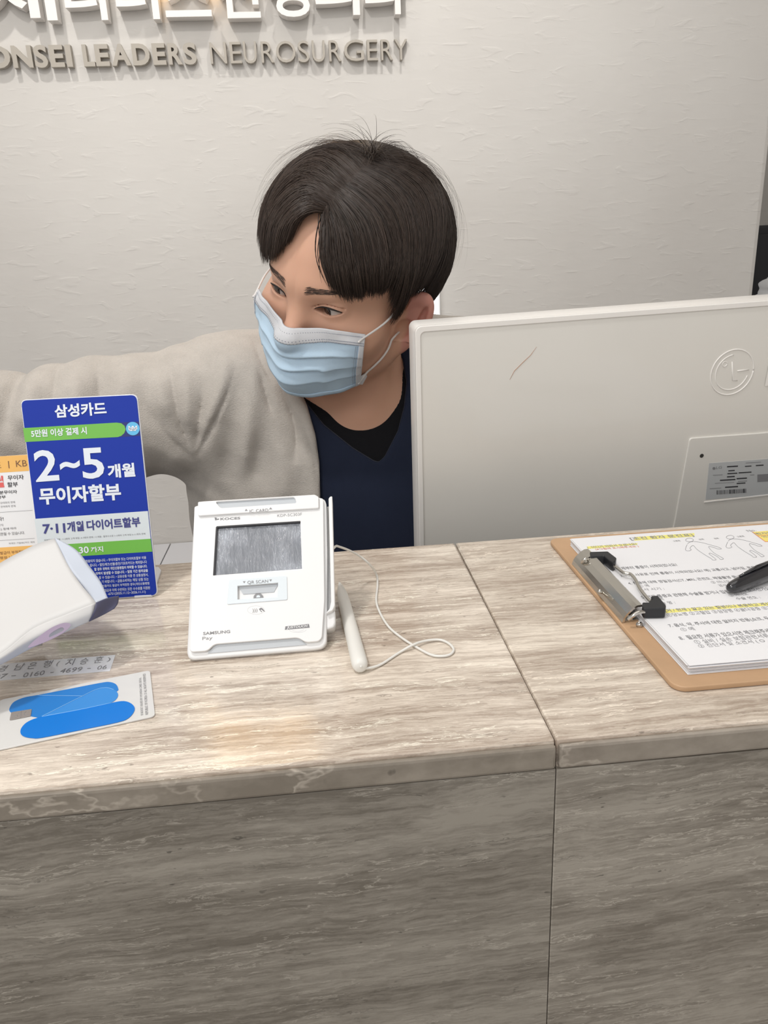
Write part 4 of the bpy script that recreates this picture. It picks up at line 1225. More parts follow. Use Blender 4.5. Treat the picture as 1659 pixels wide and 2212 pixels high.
for s, a, b_, h, mm, bd in (('₩', (958, 385), (1028, 382), 38, 'prw', .05), ('삼성카드', (412, 287), (798, 262), 98, 'prw', .032), ('5만원 이상 결제 시', (235, 432), (650, 408), 56, 'prw', .028),
                            ('2', (270, 765), (445, 752), 234, 'prw', .018), ('~', (450, 675), (600, 664), 64, 'prw', .04), ('5', (622, 744), (785, 734), 230, 'prw', .018), ('개월', (808, 738), (1012, 724), 104, 'prw', .035),
                            ('무이자할부', (298, 937), (908, 898), 128, 'prw', .035), ('7·11', (322, 1153), (490, 1144), 72, 'prb', .03), ('개월', (503, 1138), (628, 1130), 76, 'prb', .03), ('다이어트할부', (650, 1127), (1050, 1098), 76, 'prb', .03),
                            ('30', (592, 1300), (665, 1294), 50, 'prw', .02), ('까지', (680, 1292), (772, 1285), 42, 'prw', .02), ('1.', (545, 1304), (578, 1301), 46, 'prw', .02)):
    PB.text('lettering', s, k3(*a), k3(*b_), h * .28933, M[mm], bc, z=.0004, bold=bd)
PB.text('fine_print', '부분무이자 7개월 : 1~3회차 고객 부담, 4~7회차 면제 / 11개월 : 할부수수료 1~5회차 고객 부담 6~11회차 면제', k3(330, 1207), k3(1085, 1158), 4.2, M['ink_g'], bc, z=.0003)
for s, x0, x1, y in (('적용되지 않습니다. • 무이자할부 또는 다이어트할부 이용', 640, 1092, 1340), ('됩니다. • 법인/체크/선불/충전/기프트카드는 제외됩니다', 672, 1097, 1372), ('할 경우 귀하의 개인신용평점이 하락할 수 있습니다.', 705, 1100, 1404), ('의적이 발생할 수 있습니다. • 일정 기간 원리금을', 715, 1105, 1436), ('할 수 있습니다. • 금융상품 이용 전 상품설명서,', 740, 1108, 1468),
                     ('기 바랍니다. • 금융소비자는 해당 상품 또는', 760, 1110, 1500), ('신용카드 발급이 부적정한 경우(개인신용평점', 765, 1115, 1533), ('대금과 이에 수반되는 모든 수수료를 지정된', 780, 1120, 1565), ('-6751(2025.11.12~2026.11.11)', 805, 1088, 1597)):
    PB.text('fine_print', s, k3(x0, y + (x1 - x0) * .062), k3(x1, y), 6.6, M['prw'], bc, z=.0003, bold=.02 if y in (1404, 1436) else .005)
# its foot, seen behind the lower right corner
ft = PC.px([(300, 1235), (343, 1229), (349, 1236), (338, 1268), (330, 1290), (290, 1293)])
PC.plate('stand_foot', [rpoly(ft, .001)], .0002, .0022, M['acr'], bc, .0004)

M['orange'] = mat('card_orange', (.82, .47, .13), .4); M['paper'] = mat('paper', (.80, .81, .83), .6); M['red'] = mat('print_red', (.72, .12, .11), .5); M['brown'] = mat('print_brown', (.20, .10, .05), .6)
PO = Panel(PB.O + np.array([0, .026, 0]), PB.U, PB.V)
oc = root('notice_card', (-.30, PO.O[1], CT), 'white card with orange bands standing behind the blue card at the left edge', 'card', 'payment notice cards')
k7 = lambda x, y: (x * .1356, 960 + y * .1356)
oo = [PO.uv(-170, 997), PO.uv(92, 979.5), PO.uv(128, 1283), PO.uv(-170, 1300)]; oo = [np.array([p[0], max(p[1], .0008)]) for p in oo]
PO.plate('acrylic_sheet', [rpoly(oo, .003)], -.002, -.0003, M['acr'], oc, .0003)
PO.plate('card_print', [oo], -.0003, .0, M['paper'], oc)
PO.plate('orange_band', [kp(PO, [(-1250, 262), (680, 150), (700, 406), (-1250, 532)], k7)], 0, .0001, M['orange'], oc)
lw = kp(PO, [(-1250, 1722), (900, 1586)], k7); PO.plate('orange_band', [[lw[0], lw[1], (lw[1][0] + .002, .001), (lw[0][0], .001)]], 0, .0001, M['orange'], oc)
for s, a, b_, h, mm, bd in (('드', (-60, 377), (20, 372), 90, 'brown', .0), ('|', (138, 380), (152, 379), 115, 'brown', -.01), ('KB', (258, 358), (432, 346), 98, 'brown', 0), ('월', (-90, 692), (68, 682), 185, 'red', .04), ('무이자', (125, 572), (380, 556), 76, 'ink', .012), ('할부', (120, 682), (286, 672), 78, 'ink', .012),
                            ('부분무이자', (-80, 800), (272, 780), 56, 'ink', .012), ('할부', (-50, 868), (92, 860), 50, 'ink', .012), ('잔여회차 면제', (5, 950), (238, 936), 34, 'ink_g', 0), ('잔여회차 면제', (10, 1010), (245, 996), 34, 'ink_g', 0),
                            ('다!', (-40, 1222), (58, 1214), 64, 'ink', 0), ('방식', (-30, 1308), (50, 1302), 40, 'ink_g', 0), ('드) 등에 따라', (-30, 1378), (262, 1358), 44, 'ink_g', .005), ('제한될 수 있습니다.', (-40, 1458), (395, 1430), 50, 'ink_g', .005), ('외국인 기업/BC카드 제외', (140, 1592), (550, 1568), 28, 'ink_g', 0),
                            ('발급이 부적정한', (5, 1758), (400, 1730), 50, 'brown', 0), ('평점 낮', (0, 1832), (200, 1818), 46, 'brown', 0)):
    PO.text('lettering', s, k7(*a), k7(*b_), h * .1356, M[mm], oc, z=.0003, bold=bd)
bar(PO, k7(-600, 1122), k7(520, 1050), .5, M['ink_g'], oc, 'rule', .0003); bar(PO, k7(-600, 1570), k7(552, 1497), .5, M['ink_g'], oc, 'rule', .0003)
PC.plate('stand_foot', [rrect(-.34, .575, -.24, .605, .003)], .0002, .0022, M['acr'], oc, .0004)

# ------------------------------------------------------------------ card terminal
k8 = lambda x, y: (380 + x * .21700, 1040 + y * .21700)
t0, t1 = gz(*k8(105, 1760), CT + .004), gz(*k8(1500, 1655), CT + .004)
tt = EYE + ray(562, 1079) * .524
PT = Panel(t0, t1 - t0, tt - (t0 + t1) / 2)
tm = root('card_terminal', tuple((t0 + t1) / 2 * [1, 1, 0] + [0, .03, CT]), 'white payment terminal with grey scratched screen, propped up on the counter', 'card terminal')
M['lcd'] = None
def lcd_mat():
    m = mat('scratched_film', (.27, .285, .32), .22, .6, coat=.5); nt = m.node_tree; b = nt.nodes['Principled BSDF']; L = nt.links.new
    tc = N(nt, 'ShaderNodeTexCoord'); mp = N(nt, 'ShaderNodeMapping'); mp.inputs['Scale'].default_value = (160, 40, 40); L(tc.outputs['Object'], mp.inputs[0])
    n = N(nt, 'ShaderNodeTexNoise', i_Scale=2.2, i_Detail=6.0, i_Distortion=2.2); L(mp.outputs[0], n.inputs['Vector'])
    n2 = N(nt, 'ShaderNodeTexNoise', i_Scale=28.0, i_Detail=2.0); L(tc.outputs['Object'], n2.inputs['Vector'])
    a = N(nt, 'ShaderNodeMath', operation='ABSOLUTE'); s = N(nt, 'ShaderNodeMath', operation='SUBTRACT'); s.inputs[1].default_value = .5; L(n.outputs[0], s.inputs[0]); L(s.outputs[0], a.inputs[0])
    mr = N(nt, 'ShaderNodeMapRange'); L(a.outputs[0], mr.inputs[0]); mr.inputs[1].default_value = 0; mr.inputs[2].default_value = .03; mr.inputs[3].default_value = 1; mr.inputs[4].default_value = 0
    m2 = N(nt, 'ShaderNodeMapRange'); L(n2.outputs[0], m2.inputs[0]); m2.inputs[1].default_value = .42; m2.inputs[2].default_value = .66
    g = N(nt, 'ShaderNodeMath', operation='MULTIPLY'); L(mr.outputs[0], g.inputs[0]); L(m2.outputs[0], g.inputs[1])
    ad = N(nt, 'ShaderNodeMath', operation='MULTIPLY_ADD'); L(m2.outputs[0], ad.inputs[0]); ad.inputs[1].default_value = .35; L(g.outputs[0], ad.inputs[2])
    mx = N(nt, 'ShaderNodeMix', data_type='RGBA'); L(ad.outputs[0], mx.inputs[0]); mx.inputs[6].default_value = (.22, .235, .265, 1); mx.inputs[7].default_value = (.62, .66, .74, 1); L(mx.outputs[2], b.inputs['Base Color'])
    bp = N(nt, 'ShaderNodeBump', i_Strength=.7, i_Distance=.0012); L(n.outputs[0], bp.inputs['Height']); L(bp.outputs[0], b.inputs['Normal']); L(bp.outputs[0], b.inputs['Coat Normal'])
    return m
M['lcd'] = lcd_mat()
M['pgrey'] = mat('cool_grey_plastic', (.50, .53, .56), .35); M['pblue'] = mat('ice_plate', (.70, .76, .80), .3); M['metal'] = mat('steel', (.45, .45, .45), .22, metal=1); M['ink_m'] = mat('print_mid_grey', (.26, .26, .27), .6)
outl = kp(PT, [(178, 245), (215, 238), (275, 214), (1385, 143), (1430, 160), (1480, 165), (1498, 215), (1507, 700), (1500, 1600), (1460, 1652), (1400, 1666), (165, 1772), (120, 1755), (103, 1700)], k8)
PT.plate('tray', [rpoly(outl, .002)], -.011, -.0015, M['white'], tm, .0014)
face = kp(PT, [(188, 258), (225, 248), (280, 222), (1385, 153), (1425, 170), (1468, 178), (1480, 1180), (1455, 1560), (1420, 1595), (1292, 1607), (1220, 1558), (385, 1625), (318, 1692), (165, 1702), (140, 1682)], k8)
hole = kp(PT, [(412, 462), (1240, 410), (1256, 875), (383, 940)], k8)
qh = kp(PT, [(618, 1048), (1020, 1016), (1012, 1158), (618, 1182)], k8)
PT.plate('face_plate', [rpoly(face, .0025), hole, qh], -.0016, .0014, M['white'], tm, .0004)
PT.plate('front_lip', [kp(PT, [(385, 1622), (1222, 1555), (1300, 1622), (315, 1708)], k8)], -.0016, -.0008, M['pgrey'], tm)
PT.plate('screen', [kp(PT, [(410, 462), (1242, 408), (1258, 877), (381, 942)], k8)], -.0016, -.0006, M['lcd'], tm)
for e0, e1_ in (((409, 461), (1241, 408)), ((409, 461), (381, 941))):
    a, b_ = PT.uv(*k8(*e0)), PT.uv(*k8(*e1_)); d = (b_ - a) / np.linalg.norm(b_ - a); n_ = np.array([-d[1], d[0]]) * .0005
    PT.plate('screen_border', [[a - n_, b_ - n_, b_ + n_, a + n_]], -.0010, .0016, M['ink'], tm)  # dark border line along the top and left screen edges
mod = kp(PT, [(228, 222), (280, 216), (1385, 149), (1424, 172), (1425, 280), (1412, 284), (240, 360), (228, 350)], k8)
PT.plate('card_slot', [rpoly(mod, .0008), rpoly(kp(PT, [(402, 222), (455, 283), (1205, 233), (1185, 175)], k8), .0015)], .0012, .0034, M['white'], tm, .0005)
PT.plate('slot_floor', [kp(PT, [(400, 220), (450, 285), (1208, 235), (1190, 172)], k8)], .0012, .0018, M['pgrey'], tm)
PT.plate('scanner_window', [rpoly(kp(PT, [(535, 990), (1108, 948), (1114, 1185), (512, 1232)], k8), .0012), qh], .0012, .0020, M['pblue'], tm, .0002)
PT.plate('window_recess', [kp(PT, [(615, 1045), (1022, 1014), (1014, 1160), (615, 1184)], k8)], -.0016, -.0010, M['white'], tm)
PT.plate('recess_slope', [kp(PT, [(622, 1048), (1018, 1019), (975, 1098), (668, 1120)], k8)], -.0010, -.0004, M['pgrey'], tm)
PT.plate('lens', [kp(PT, [(772, 1165), (775, 1140), (795, 1118), (820, 1112), (848, 1118), (865, 1138), (868, 1162)], k8)], -.0010, .0002, M['ink_m'], tm, .0001)
PT.plate('lens_pupil', [kp(PT, [(800, 1158), (805, 1138), (822, 1132), (838, 1140), (840, 1155)], k8)], .0002, .0004, M['pblue'], tm)
for pts in ([(692, 313), (722, 311), (706, 291)], [(932, 298), (965, 296), (947, 276)]): PT.plate('arrow_mark', [kp(PT, pts, k8)], .0034, .0035, M['ink_m'], tm)
for pts in ([(670, 1004), (698, 1002), (685, 1022)], [(932, 986), (960, 984), (946, 1005)]): PT.plate('arrow_mark', [kp(PT, pts, k8)], .0020, .0021, M['ink_m'], tm)
for s, a, b_, h, z, bd, mm in (('IC', (733, 311), (772, 308), 30, .0037, 0, 'ink_m'), ('CARD', (796, 307), (920, 298), 30, .0037, 0, 'ink_m'), ('KOCES', (442, 386), (640, 376), 24, .0016, .02, 'ink_g'), ('KDP-SC303F', (1010, 354), (1255, 338), 27, .0016, -.008, 'ink_m'),
                               ('QR SCAN', (712, 1026), (918, 1011), 36, .0023, 0, 'ink_m'), ('SAMSUNG', (270, 1529), (540, 1508), 30, .0016, .02, 'ink_m'), ('Pay', (263, 1588), (364, 1580), 40, .0016, 0, 'ink_m'), (')))', (762, 1308), (812, 1304), 42, .0016, .0, 'ink_g')):
    PT.text('lettering', s, k8(*a), k8(*b_), h * .217, M[mm], tm, z=z, bold=bd)
PT.plate('flag_mark', [kp(PT, [(388, 366), (412, 370), (410, 380), (434, 376), (432, 388), (394, 396)], k8)], .0014, .0015, M['ink_g'], tm)
PT.plate('hand_mark', [kp(PT, [(828, 1276), (850, 1262), (868, 1272), (892, 1305), (872, 1296), (856, 1282), (842, 1284), (862, 1304), (852, 1306)], k8)], .0014, .0015, M['ink_g'], tm)
ov = [(800 + 84 * math.cos(a), 1286 + 42 * math.sin(a)) for a in np.linspace(0, 2 * PI, 40)]
tube('mark_outline', PT.W([(*PT.uv(*k8(*p)), .0014) for p in ov]), .00008, M['pgrey'], tm, 4)
PT.plate('banner_mark', [kp(PT, [(1092, 1448), (1325, 1424), (1334, 1461), (1086, 1482)], k8)], .0014, .0015, M['ink_g'], tm)
PT.text('lettering', 'JUSTOUCH', k8(1104, 1475), k8(1312, 1455), 31 * .217, M['white'], tm, z=.0017, bold=.02, shear=.2)
for r in (50, 72): tube('mark_outline', PT.W([(*PT.uv(*k8(1213 + r * 1.25 * math.cos(a), 1470 + r * .55 * math.sin(a))), .0014) for a in np.linspace(.25, PI - .25, 20)]), .00008, M['pgrey'], tm, 4)
# swipe reader rail on the right
PT.plate('reader_rail', [rpoly(kp(PT, [(1520, 172), (1538, 153), (1557, 152), (1584, 1240), (1560, 1290), (1500, 1318), (1500, 1305), (1530, 1270), (1545, 1200)], k8), .0008)], -.0120, .0010, M['white'], tm, .0006)
PT.plate('rail_foot', [rpoly(kp(PT, [(1490, 1310), (1585, 1262), (1588, 1400), (1570, 1440), (1490, 1468)], k8), .002)], -.0180, -.0030, M['white'], tm, .0012)
PT.plate('slot_strip', [kp(PT, [(1500, 200), (1522, 195), (1548, 1240), (1500, 1300)], k8)], -.0120, -.0095, M['metal'], tm)
# wedge shaped body down to the counter
u1 = np.linalg.norm(t1 - t0); vt_ = outl[4][1]
tp4 = PT.W([(.004, .012, -.0105), (u1 - .004, .012, -.0105), (u1 - .006, vt_ - .008, -.0105), (.006, vt_ - .008, -.0105)])
bt4 = tp4.copy(); bt4[:, 2] = CT + .0004; bt4[2:, 1] -= .006
mk('wedge_body', np.concatenate([tp4, bt4]), [(0, 1, 2, 3), (7, 6, 5, 4), (0, 4, 5, 1), (1, 5, 6, 2), (2, 6, 7, 3), (3, 7, 4, 0)], M['white_edge'], tm, False, True)

# ------------------------------------------------------------------ stylus with its cord
M['stylus'] = mat('stylus_white', (.78, .77, .73), .4)
sa, sb_ = gz(733, 1258, CT + .004), gz(779, 1442, CT + .0050)
sr = root('stylus_pen', tuple((sa + sb_) / 2 * [1, 1, 0] + [0, 0, CT]), 'white stylus pen with a thin cord lying beside the card terminal', 'pen')
tt_ = np.array([0, .03, .10, .2, .3, .6, .9, .965, .99, 1.0]); rr_ = np.array([.0006, .0013, .0028, .0041, .0044, .0047, .0050, .0050, .0042, .0028])
tube('barrel', [sa * (1 - t) + sb_ * t for t in tt_], rr_, M['stylus'], sr, 20)
k5 = lambda x, y: (380 + x * .37372, 1040 + y * .37372)
cp_ = [gz(*k5(1066, 1068), CT + .006)] + [gz(*k5(*p), CT + z) for p, z in (((1100, 1080), .0030), ((1180, 1060), .0012), ((1290, 990), .0012), ((1370, 945), .0030), ((1440, 922), .0022), ((1520, 915), .0014), ((1575, 935), .0012), ((1605, 970), .0012), ((1585, 1000), .0012), ((1530, 1010), .0012), ((1470, 1000), .0012), ((1380, 952), .0012), ((1300, 900), .0012), ((1230, 840), .0012), ((1180, 760), .0012), ((1158, 690), .0012), ((1165, 600), .0012), ((1160, 540), .0014))]
cp_ += [gy(*k5(1120, 480), .540), gy(*k5(1060, 430), .538), gy(*k5(1000, 398), .530), gy(*k5(940, 376), .515), gy(*k5(925, 374), .507), gy(*k5(905, 392), .498)]
tube('cord', catmull(cp_, 8), .00085, M['stylus'], sr, 8)

# ------------------------------------------------------------------ clipboard, form, black pen
M['wood'] = mat('clipboard_wood', (.52, .33, .19), .5, var=.08, vscale=30); M['steel'] = mat('nickel', (.62, .60, .56), .16, metal=1); M['rubber'] = mat('black_grip', (.014, .015, .018), .45)
M['sheet'] = mat('form_paper', (.80, .80, .82), .65)
k6 = lambda x, y: (1160 + x * .30078, 1100 + y * .30078)
cbd = root('clipboard', (.35, .47, CT), 'brown wooden clipboard with a steel clip holding printed forms', 'clipboard')
PC.plate('board', [rrect(.1875, .357, .52, .598, .008)], .0003, .0036, M['wood'], cbd, .0007)
y0 = gz(*k6(1088, 1185), CT + .0038)[1]; x0 = gz(*k6(1088, 1185), CT + .0038)[0]; ztp = gy(*k6(1080, 1122), y0)[2]
y1 = y0 + .210; x1 = x0 + .297
stk = root('form_stack', (x0 + .15, (y0 + y1) / 2, CT + .0037), 'thick stack of white printed Korean questionnaire sheets under the clip', 'papers')
nsh = 11; zz = np.linspace(CT + .0038, ztp, nsh + 1)
for i in range(nsh):
    dx, dy = (rng.random(2) - .5) * .0016; 
    if i == nsh - 1: dx = dy = 0
    a = (x0 + dx, y0 + dy, zz[i]); b_ = (x1 + dx, y1 + dy, zz[i + 1] - .00025)
    if i in (nsh - 2,): a = (a[0], a[1] + .001, a[2])
    box('paper_sheet', a, b_, M['sheet'], stk)
PF = Panel((x0, y0, zz[-1] - .00025), (1, 0, 0), (0, 1, 0))
M['hl'] = mat('highlighter', (.86, .80, .22), .6); M['ink_o'] = mat('print_orange', (.75, .28, .16), .6); M['ybox'] = mat('yellow_box', (.88, .74, .20), .6)
for pts in ([(700, 200), (1130, 172), (1130, 196), (700, 226)], [(360, 268), (722, 244), (720, 256), (362, 286)], [(925, 722), (1700, 668), (1700, 690), (925, 746)], [(1545, 164), (1720, 150), (1790, 232), (1640, 235)]):
    PF.plate('highlight', [kp(PF, pts, k6)], .00002, .00006, M['hl'] if pts[0][0] != 1545 else M['ybox'], stk)
bxp = [(1545, 164), (1640, 235), (1790, 232)]; tube('box_line', PF.W([(*PF.uv(*k6(*p)), .0002) for p in bxp]), .0003, M['ink_o'], stk, 4)
tube('box_line', PF.W([(*PF.uv(*k6(*p)), .0002) for p in ((1580, 192), (1760, 180))]), .0002, M['ink_o'], stk, 4)
for s, a, b_, h, bd, mm in (('[초진 환자 문진표]', (682, 226), (1135, 197), 24, .02, 'ink_m'), ('1. 어디가 아파서 오셨나요?', (370, 284), (725, 257), 17, .015, 'ink_m'), ('(※그림에 표시해주세요 )', (425, 296), (737, 273), 14, .01, 'ink_o'),
                            ('2. 언제부터 통증이 시작되었나요?', (550, 440), (1015, 407), 21, .015, 'ink_m'), ('3. 어떤 사유로 인해 통증이 시작되었나요? 예) 교통사고, 넘어짐, 운동 등', (608, 490), (1628, 426), 22, .015, 'ink_m'), ('4. 통증에 대해 정밀검사(CT, MRI, 근전도, 체열촬영 등)을', (665, 545), (1490, 494), 22, .015, 'ink_m'),
                            ('① 예', (740, 562), (812, 556), 18, 0, 'ink_m'), ('② 아니오', (1260, 534), (1396, 526), 17, 0, 'ink_m'), ('검사 시기 :', (738, 588), (920, 578), 19, 0, 'ink_m'), ('검사', (1315, 556), (1370, 552), 16, 0, 'ink_m'), ('5. 현재 통증과 관련해 수술을 받거나 입원한 적이 있으신가요?', (760, 644), (1700, 580), 23, .015, 'ink_m'),
                            ('① 예', (838, 660), (916, 652), 18, 0, 'ink_m'), ('② 아니오', (1390, 628), (1522, 616), 17, 0, 'ink_m'), ('수술 명 :', (862, 688), (1000, 678), 20, 0, 'ink_m'), ('수술 연도 :', (1440, 652), (1612, 640), 18, 0, 'ink_m'),
                            ('6. (과거 / 현재 ) 앓고 있는 질병이나 복용하고 계신 약', (850, 748), (1740, 688), 24, .02, 'ink_m'), ('①당뇨병 ②고혈압 ③심장병 ④골다공증 ⑤기타', (945, 772), (1740, 714), 24, 0, 'ink_m'), ('7. 음식, 약, 주사에 대한 알러지 반응(쇼크, 두드러기', (960, 852), (1790, 788), 27, .015, 'ink_m'),
                            ('① 예', (1045, 877), (1140, 868), 24, 0, 'ink_m'), ('8.  필요한 서류가 있으시면 체크해주세요', (1035, 940), (1730, 882), 29, .015, 'ink_m'), ('① 실비 / 실손 보험관련서류', (1145, 968), (1680, 920), 28, 0, 'ink_m'), ('② 진단서 및 소견서 ( O', (1175, 1000), (1652, 958), 28, 0, 'ink_m'),
                            ('No.', (1520, 162), (1578, 156), 12, 0, 'ink_m'), ('환자명', (1582, 184), (1700, 176), 14, .01, 'ink_m'), ('연락처', (1625, 204), (1740, 196), 12, 0, 'ink_m'), ('오른쪽', (985, 234), (1035, 230), 9, 0, 'ink_g'), ('왼쪽', (1170, 222), (1205, 219), 9, 0, 'ink_g'), ('왼쪽', (1280, 216), (1312, 213), 9, 0, 'ink_g'), ('오른쪽', (1445, 202), (1495, 198), 9, 0, 'ink_g')):
    PF.text('print_line', s, k6(*a), k6(*b_), h * .30078, M[mm], stk, z=.00012, bold=bd)
figp = [(1078, 256), (1066, 286), (1072, 298), (1092, 300), (1108, 292), (1098, 282), (1108, 268), (1124, 262), (1150, 290), (1205, 328), (1252, 356), (1262, 366), (1286, 364), (1270, 348), (1236, 322), (1250, 318), (1300, 345), (1318, 362), (1340, 358), (1322, 345), (1268, 312), (1232, 270), (1270, 276), (1296, 286), (1324, 286), (1310, 276), (1262, 262), (1180, 240), (1120, 234), (1092, 240)]
for dx, dy in ((0, 0), (292, -20)):
    tube('figure_outline', PF.W([(*PF.uv(*k6(x + dx, y + dy)), .00015) for x, y in catmull(figp, 3, True)]), .00013, M['ink_g'], stk, 4)
    tube('figure_outline', PF.W([(*PF.uv(*k6(1095 + dx + 28 * math.cos(a), 222 + dy + 13 * math.sin(a))), .00015) for a in np.linspace(0, 2 * PI, 24)]), .00013, M['ink_g'], stk, 4)
# the clip: folded steel channel, bent wire lever with black corner grips
zf = zz[-1] - CT
yA = gz(*k6(285, 392), CT + .004)[1]; yB = gz(*k6(622, 815), CT + .004)[1]; xc = gz(*k6(622, 815), CT + .004)[0]
prof = [(-.001, .0040), (.000, .0075), (.0020, .0105), (.0055, .0140), (.0085, .0158), (.0115, .0160), (.0130, .0148), (.0132, .0135), (.0118, .0145), (.0090, .0146), (.0062, .0128), (.0030, .0098), (.0012, .0070), (.0005, .0040)]
vv = [(xc + p[0], y, CT + p[1]) for y in (yB, yA) for p in prof]; n = len(prof)
mk('clip_channel', vv, [(k, (k + 1) % n, n + (k + 1) % n, n + k) for k in range(n)] + [tuple(range(n))[::-1], tuple(range(n, 2 * n))], M['steel'], cbd, False, True)
box('clip_base', (xc - .001, yB + .002, CT + .0036), (xc + .013, yA - .002, CT + .0044), M['steel'], cbd)
lift = zf + .004
def pz(x, y, z): return gz(*k6(x, y), CT + z)
tube('clip_wire', catmull([pz(655, 792, .010), pz(690, 765, .013), pz(735, 740, lift + .001), pz(800, 735, lift)], 5), .0013, M['steel'], cbd, 10)
tube('clip_wire', catmull([pz(322, 385, .011), pz(345, 358, .015), pz(400, 350, lift), pz(470, 352, lift)], 5), .0013, M['steel'], cbd, 10)
tube('clip_wire', catmull([pz(545, 400, lift), pz(585, 430, lift), pz(625, 458, lift), pz(672, 468, lift), pz(705, 505, lift), pz(735, 565, lift), pz(780, 625, lift), pz(830, 680, lift)], 6), .0013, M['steel'], cbd, 10)
for pts in ([(378, 334), (508, 330), (570, 378), (562, 402), (545, 412), (518, 396), (478, 362), (382, 366)], [(755, 700), (800, 702), (806, 685), (832, 680), (815, 655), (865, 650), (925, 722), (920, 745), (765, 748), (752, 725)]):
    PC.plate('clip_grip', [rpoly([PC.uv(*k6(*p), lift) for p in pts], .0010)], zf + .0004, zf + .0074, M['rubber'], cbd, .0008)
tube('clip_rivet', [pz(735, 830, .0036), pz(735, 830, .0052)], .0022, M['steel'], cbd, 12)
tube('clip_rivet', [pz(450, 590, .0036), pz(450, 590, .0120)], .0016, M['steel'], cbd, 12)

pn = root('black_pen', (.27, .46, zf + CT), 'glossy black pen lying on the printed form at the right edge', 'pen')
M['penb'] = mat('gloss_black', (.012, .012, .016), .12, coat=.6)
pa = gz(1573, 1272, CT + zf + .0045); pb_ = gz(1659, 1236, CT + zf + .0065); dd = (pb_ - pa) / np.linalg.norm(pb_ - pa)
ts = np.array([0, .001, .004, .010, .020, .035, .06, .10, .132, .136]); rs2 = np.array([.0012, .0028, .0040, .0048, .0054, .0057, .0058, .0058, .0056, .003])
tube('barrel', [pa + dd * t for t in ts], rs2, M['penb'], pn, 20)
tube('pocket_clip', [pa + dd * .012 + [0, .001, .0055], pa + dd * .03 + [0, .001, .0072], pa + dd * .06 + [0, .001, .0070]], [.0008, .0014, .0012], M['penb'], pn, 8)

# ------------------------------------------------------------------ bank account sticker and bank card
M['stick'] = mat('glossy_sticker', (.76, .77, .79), .2, coat=.3); M['cardw'] = mat('card_white', (.70, .695, .68), .3, coat=.3); M['b1'] = mat('card_azure_deep', (.02, .21, .62), .3); M['b2'] = mat('card_azure', (.045, .27, .70), .3); M['b3'] = mat('card_azure_bright', (.0, .19, .68), .3); M['line'] = mat('card_line', (.25, .52, .85), .3)
k4 = lambda x, y: (x * .24111, 1150 + y * .24111)
so = root('name_sticker', (-.2, .47, CT), 'long white sticker with Korean bank account number stuck on the counter', 'sticker')
PC.plate('label_film', [kp(PC, [(1035, 1100), (985, 1245), (-500, 1372), (-500, 1222)], k4)], .0001, .00025, M['stick'], so)
for s, a, b_, h in (('경', (-30, 1250), (35, 1245), 55), ('남', (112, 1236), (192, 1230), 60), ('은', (235, 1226), (310, 1218), 58), ('행', (370, 1212), (445, 1205), 64), ('(', (495, 1202), (515, 1200), 50), ('지', (575, 1196), (650, 1188), 62), ('승', (705, 1184), (775, 1178), 58), ('훈', (835, 1172), (910, 1165), 60), (')', (955, 1160), (985, 1156), 42),
                    ('07', (-70, 1317), (45, 1306), 42), ('-', (100, 1288), (140, 1285), 5), ('0160', (200, 1300), (390, 1276), 42), ('-', (450, 1258), (480, 1255), 5), ('4699', (530, 1262), (725, 1244), 42), ('-', (780, 1222), (812, 1219), 5), ('06', (865, 1230), (950, 1222), 36)):
    PC.text('lettering', s, k4(*a), k4(*b_), h * .24111 * .9, M['ink_m'], so, z=.0004, bold=-.004, shear=0)
cr_ = root('bank_card', (-.15, .41, CT), 'white bank card with bright blue ribbon shapes and chip, lying on the counter', 'card')
c_tr, c_br = PC.uv(*k4(1345, 1240), .0006), PC.uv(*k4(1390, 1645), .0006)
ev = (c_br - c_tr) / np.linalg.norm(c_br - c_tr); eu = np.array([ev[1], -ev[0]])
sg_ = -1 if eu[0] > 0 else 1
cpoly = [c_tr, c_br, c_tr + ev * .054 + eu * sg_ * .0856, c_tr + eu * sg_ * .0856]; cpoly[1] = c_tr + ev * .054
PC.plate('card_body', [rpoly(cpoly, .003)], .0002, .0011, M['cardw'], cr_, .0002)
def sh(name, pts, m, z): return PC.plate(name, [catmull([PC.uv(*k4(*p), z) for p in pts], 4, True)], z - .0001, z, m, cr_)
sh('blue_shape', [(85, 1600), (92, 1560), (130, 1515), (220, 1478), (330, 1458), (620, 1402), (900, 1348), (980, 1340), (1035, 1358), (1058, 1395), (1045, 1425), (900, 1475), (620, 1560), (380, 1652), (320, 1655), (250, 1642), (130, 1625)], M['b1'], .00125)
sh('blue_shape', [(375, 1648), (480, 1590), (740, 1465), (860, 1408), (950, 1391), (1025, 1410), (1058, 1450), (1040, 1495), (985, 1528), (850, 1560), (600, 1610)], M['b2'], .00135)
sh('blue_shape', [(183, 1795), (196, 1745), (255, 1692), (380, 1650), (700, 1590), (980, 1530), (1110, 1511), (1185, 1540), (1206, 1590), (1155, 1660), (1050, 1702), (720, 1770), (380, 1838), (290, 1842), (215, 1828)], M['b3'], .00145)
for pts in ([(330, 1458), (500, 1462), (740, 1466)], [(375, 1650), (560, 1555), (740, 1465), (860, 1408), (950, 1391), (1020, 1408)], [(375, 1650), (700, 1590), (1000, 1526)]):
    tube('line', PC.W([(*PC.uv(*k4(*p), .0015), .0015) for p in catmull(pts, 6)]), .00018, M['line'], cr_, 5)
M['chip'] = mat('chip_gold', (.55, .50, .47), .3, metal=.6)
PC.plate('chip', [rpoly([PC.uv(*k4(*p), .0015) for p in ((102, 1612), (285, 1583), (276, 1645), (85, 1683))], .0008)], .00145, .0016, M['chip'], cr_)
